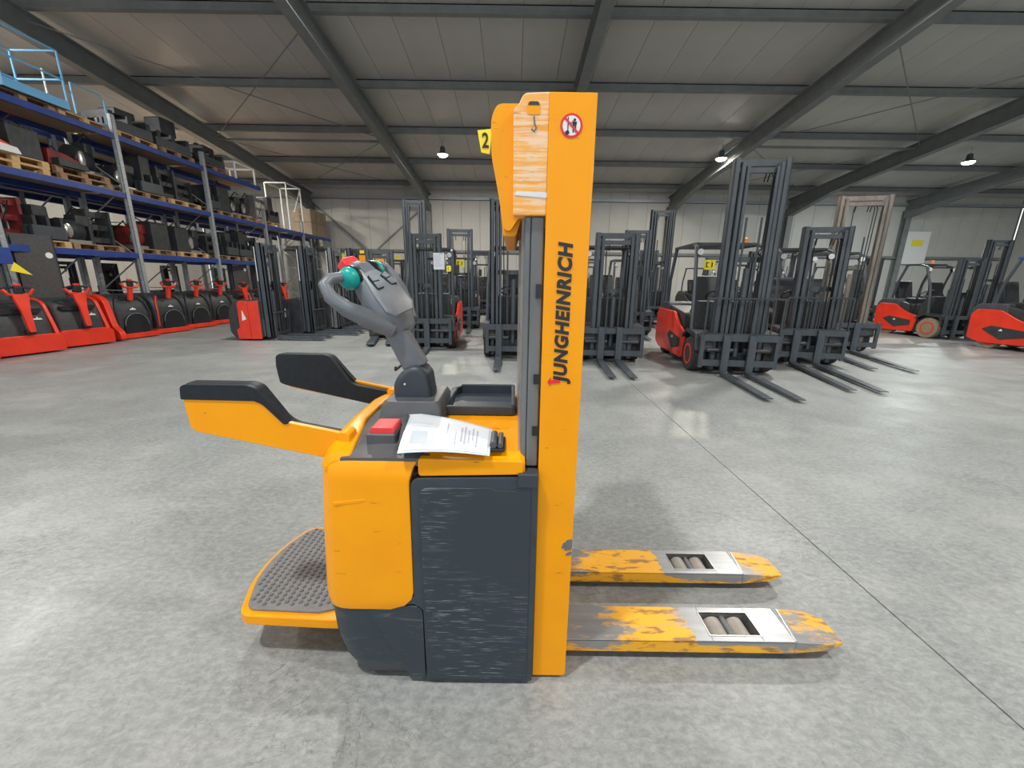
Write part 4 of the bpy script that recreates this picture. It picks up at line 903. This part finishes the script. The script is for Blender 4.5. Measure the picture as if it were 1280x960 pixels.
for i in range(16):
    for j in range(22):
        x = -.66 - .0275 * i; y = -.25 + .0238 * j + (0.0119 if i % 2 else 0)
        if inside(x, y) and x > -1.07 + max(0, abs(y) - .10) * .30:
            mb.lathe([(.0085, .203), (.0075, .2065), (.004, .208)], (x, y, 0), 'z', 8)
tag(tp(mb, 'rubber_studs', 'stud', pf, smooth=True), kind='stuff')
tp(MB().bar((-.70, -.2, .16), (-.60, -.2, .20), .05, .04).bar((-.70, .2, .16), (-.60, .2, .20), .05, .04), 'platform_hinge', 'mast', pf)
tp(MB().lathe([(.115, -.05), (.115, .05)], (-.36, 0, .115), 'y', 24), 'drive_wheel', 'tyre', smooth=True)
for s in (-1, 1): tp(MB().lathe([(.06, -.03), (.06, .03)], (-.45, s * .28, .06), 'y', 18), 'support_wheel', 'tyre', smooth=True)

# forks with load rollers
def fork(s):
    yc = s * .19; hw = .085
    y0, y1 = yc - hw, yc + hw
    f = place('fork', None, truck, (0, 0, 0)); 
    mb = MB(); xa, xb = .805, 1.005; wy0, wy1 = yc - .056, yc + .056
    zt = .092
    # top plate with window
    mb.box(.11, xa, y0, y1, zt - .008, zt); mb.box(xb, 1.13, y0, y1, zt - .008, zt)
    mb.box(xa, xb, y0, wy0, zt - .008, zt); mb.box(xa, xb, wy1, y1, zt - .008, zt)
    o = tp(mb, 'fork', 'fork_worn', bev=.002)
    bpy.data.objects.remove(f)
    for a, b in ((y0, y0 + .008), (y1 - .008, y1)):
        tp(MB().prism([(.11, zt - .002), (1.129, zt - .002), (1.129, .035), (.11, .035)], 'y', a, b), 'fork_side', 'fork_worn', o, bev=.002)
    # sloping tip, narrower at the nose
    v = [(1.13, y0, zt), (1.13, y1, zt), (1.27, y1 - .002, zt - .010), (1.338, y1 - .026, zt - .024), (1.342, yc, zt - .025), (1.338, y0 + .026, zt - .024), (1.27, y0 + .002, zt - .010)]
    n = len(v); lo = [(p[0], p[1], max(.035 + (p[0] - 1.13) * .10, .035)) for p in v]
    tp(MB().add(v + lo, [tuple(range(n)), tuple(range(n, 2 * n))[::-1]] + [(i, (i + 1) % n, n + (i + 1) % n, n + i) for i in range(n)]), 'fork_tip', 'fork_worn', o, bev=.004)
    tp(MB().bar((1.128, y0 + .004, zt + .0004), (1.152, y1 - .004, zt + .0004), .006, .0016), 'weld_seam', 'steel', o)
    mb = MB(); t = .006
    mb.box(xa - t, xa, wy0 - t, wy1 + t, .03, zt + .0015); mb.box(xb, xb + t, wy0 - t, wy1 + t, .03, zt + .0015); mb.box(xa, xb, wy0 - t, wy0, .03, zt + .0015); mb.box(xa, xb, wy1, wy1 + t, .03, zt + .0015)
    tp(mb, 'window_frame', 'steel', o)
    tp(MB().box(xa, xb, wy0, wy1, .028, .032), 'roller_bed', 'machine', o)
    for x in (.858, .950):
        r = tp(MB().lathe([(.030, -.050), (.0405, -.044), (.0405, .044), (.030, .050)], (x, yc, .0435), 'y', 24), 'load_roller', 'roller', o, smooth=True)
        tp(MB().lathe([(.012, -.055), (.012, .055)], (x, yc, .0435), 'y', 10), 'roller_axle', 'steel', r)
    tp(MB().lathe([(.012, -.054), (.012, .054)], (.904, yc, .068), 'y', 12), 'roller_link', 'mast_mid', o, smooth=True)
    tp(MB().box(.82, .99, wy0 + .002, wy0 + .008, .04, .062).box(.82, .99, wy1 - .008, wy1 - .002, .04, .062), 'roller_frame', 'machine', o)
    tp(MB().box(.10, .14, y0, y1, .05, .55), 'fork_shank', 'yellow', o, bev=.004)
fork(-1); fork(1)
tp(MB().box(.105, .135, -.28, .28, .42, .5).box(.105, .135, -.28, .28, .14, .22), 'fork_carriage', 'yellow', bev=.004)

# tiller: stem, head with two grip loops and thumb wheels
tp(MB().loft([[Vector((-.375, 0, 1.115)) + Vector(q) for q in ((-.045, -.038, -.01), (.04, -.038, .015), (.04, .038, .015), (-.045, .038, -.01))],
              [Vector((-.462, 0, 1.285)) + Vector(q) for q in ((-.035, -.045, -.012), (.033, -.045, .012), (.033, .045, .012), (-.035, .045, -.012))]]), 'tiller_stem', 'tiller', bev=.008, seg=3)
tp(MB().tube([(-.445, -.05, 1.12), (-.455, -.02, 1.105), (-.45, .03, 1.11)], .006, 6), 'cable', 'cable', smooth=True)
a_ = R(10); HO = Vector((-.424, 0, 1.288)); HS = 1.08; EL = R(46); TW = R(17)
Ud = Vector((-math.cos(EL) * math.cos(a_), math.cos(EL) * math.sin(a_), math.sin(EL)))
L0 = Vector((-math.sin(a_), -math.cos(a_), 0)); W0 = L0.cross(Ud)
if W0.z < 0: W0 = -W0
Lt = L0 * math.cos(TW) - W0 * math.sin(TW); Wd = W0 * math.cos(TW) + L0 * math.sin(TW)
def H(u, v, w): return HO + (Ud * u + Lt * v + Wd * w) * HS
def hx(p): return H(p.x, p.y, p.z)
def esec(u, hv, hw, wc, n=16, p=2.6):
    out = []
    for k in range(n):
        a = 2 * math.pi * k / n; c, s_ = math.cos(a), math.sin(a)
        out.append((u, hv * abs(c) ** (2 / p) * (1 if c > 0 else -1), wc + hw * abs(s_) ** (2 / p) * (1 if s_ > 0 else -1)))
    return out
hd = tp(MB().loft([esec(-.03, .042, .034, -.012), esec(.02, .078, .050, -.006), esec(.06, .092, .054, -.002), (esec(.11, .082, .052, .002)), esec(.16, .064, .046, .006), esec(.205, .052, .038, .010), esec(.245, .042, .028, .012), esec(.262, .030, .018, .010)]), 'tiller_head', 'tiller', smooth=True, xf=hx)
tp(MB().loft([esec(.015, .050, .010, .038), esec(.04, .076, .014, .042), esec(.11, .070, .016, .047), esec(.17, .050, .014, .044), esec(.215, .036, .010, .038)]), 'head_top_cover', 'tiller_light', hd, smooth=True, xf=hx)
for s in (1, -1):
    lp = [(.0, .045 * s, -.012), (.065, .098 * s, -.014), (.125, .142 * s, -.016), (.185, .162 * s, -.014), (.226, .152 * s, -.006), (.236, .122 * s, .004), (.226, .085 * s, .012), (.215, .05 * s, .014)]
    tp(MB().tube(lp, [.034, .033, .027, .022, .020, .018, .0165, .0165], 12), 'grip_loop', 'tiller', hd, smooth=True, xf=hx)
    tp(MB().lathe([(.020, .048 * s), (.036, .054 * s), (.039, .066 * s), (.032, .084 * s), (.019, .092 * s)][::s], (.212, 0, .014), 'y', 20), 'thumb_wheel', 'teal', hd, smooth=True, xf=lambda p: hx(p))
    tp(MB().lathe([(.041, .044 * s), (.041, .054 * s)][::s], (.212, 0, .014), 'y', 20), 'wheel_collar', 'black', hd, smooth=True, xf=hx)
tp(MB().prism(rpoly([(.245, -.025), (.245, .045), (.285, .042), (.285, -.022)], .01), 'z', -.012, .028), 'belly_button', 'red_btn', hd, bev=.006, xf=hx)
for s in (1, -1):
    q = [(.115, .020 * s), (.115, .052 * s), (.175, .044 * s), (.165, .012 * s)]
    b1 = tp(MB().prism(rpoly(q, .004), 'z', .058, .0632), 'rocker_frame', 'black', hd, xf=hx)
    q = [(.118, .023 * s), (.118, .050 * s), (.144, .046 * s), (.142, .020 * s)]; q2 = [(.147, .020 * s), (.148, .045 * s), (.172, .0415 * s), (.1625, .0145 * s)]
    for qq in (q, q2): tp(MB().prism(rpoly(qq, .003), 'z', .0625, .067), 'rocker_switch', 'tiller_light', b1, bev=.0015, xf=hx)
tp(MB().prism(rpoly([(.195, -.03), (.195, .03), (.235, .025), (.235, -.025)], .006), 'z', .038, .052), 'display', 'tiller', hd, bev=.003, xf=hx)

# papers in a clear sleeve, lying on the deck
doc = thing('document_sleeve', 'clear plastic sleeve with printed white sheets lying on the yellow deck', 'papers', (-.21, TY - .26, .955))
def dsurf(u, v):  # u 0..1 along x, v 0..1 towards the back
    x = -.352 + .285 * u - .03 * v * (1 - u); y = -.405 + .165 * u * v + .285 * v * (1 - u) + .01 * u
    z = .906 + .026 * v + .010 * (1 - u) * v + .012 * math.sin(u * 3.1) + .010 * (1 - u) ** 2
    return Vector((x + .21, y + .26, z - .955 + .012))
def sheet(u0, u1, v0, v1, dz, n=8, th=.0012):
    mb = MB(); top = []; 
    for i in range(n + 1):
        for j in range(5): top.append(dsurf(u0 + (u1 - u0) * i / n, v0 + (v1 - v0) * j / 4) + Vector((0, 0, dz)))
    N = len(top); bot = [p - Vector((0, 0, th)) for p in top]
    f = []
    for i in range(n):
        for j in range(4):
            a = i * 5 + j; f.append((a, a + 5, a + 6, a + 1)); f.append((N + a, N + a + 1, N + a + 6, N + a + 5))
    ed = [i * 5 for i in range(n + 1)] + [n * 5 + j for j in range(1, 5)] + [i * 5 + 4 for i in range(n - 1, -1, -1)] + [j for j in range(3, 0, -1)]
    for i in range(len(ed)): a, b = ed[i], ed[(i + 1) % len(ed)]; f.append((a, N + a, N + b, b))
    return mb.add(top + bot, f)
sheet(0, 1, 0, 1, 0).link('sleeve', 'pale', doc, smooth=True)
sheet(.05, .97, .04, .93, .0018).link('paper', 'paper', doc, smooth=True)
for u0, u1, v0, v1 in ((.08, .32, .70, .73), (.08, .30, .62, .65), (.10, .28, .2, .5), (.50, .512, .5, .8), (.66, .68, .3, .75), (.70, .72, .25, .8), (.745, .76, .3, .7), (.79, .805, .4, .8), (.835, .85, .2, .75), (.60, .61, .2, .6)):
    sheet(u0, u1, v0, v1, .0026, 2, .0006).link('print', 'ink' if u1 - u0 < .1 else 'pale', doc)
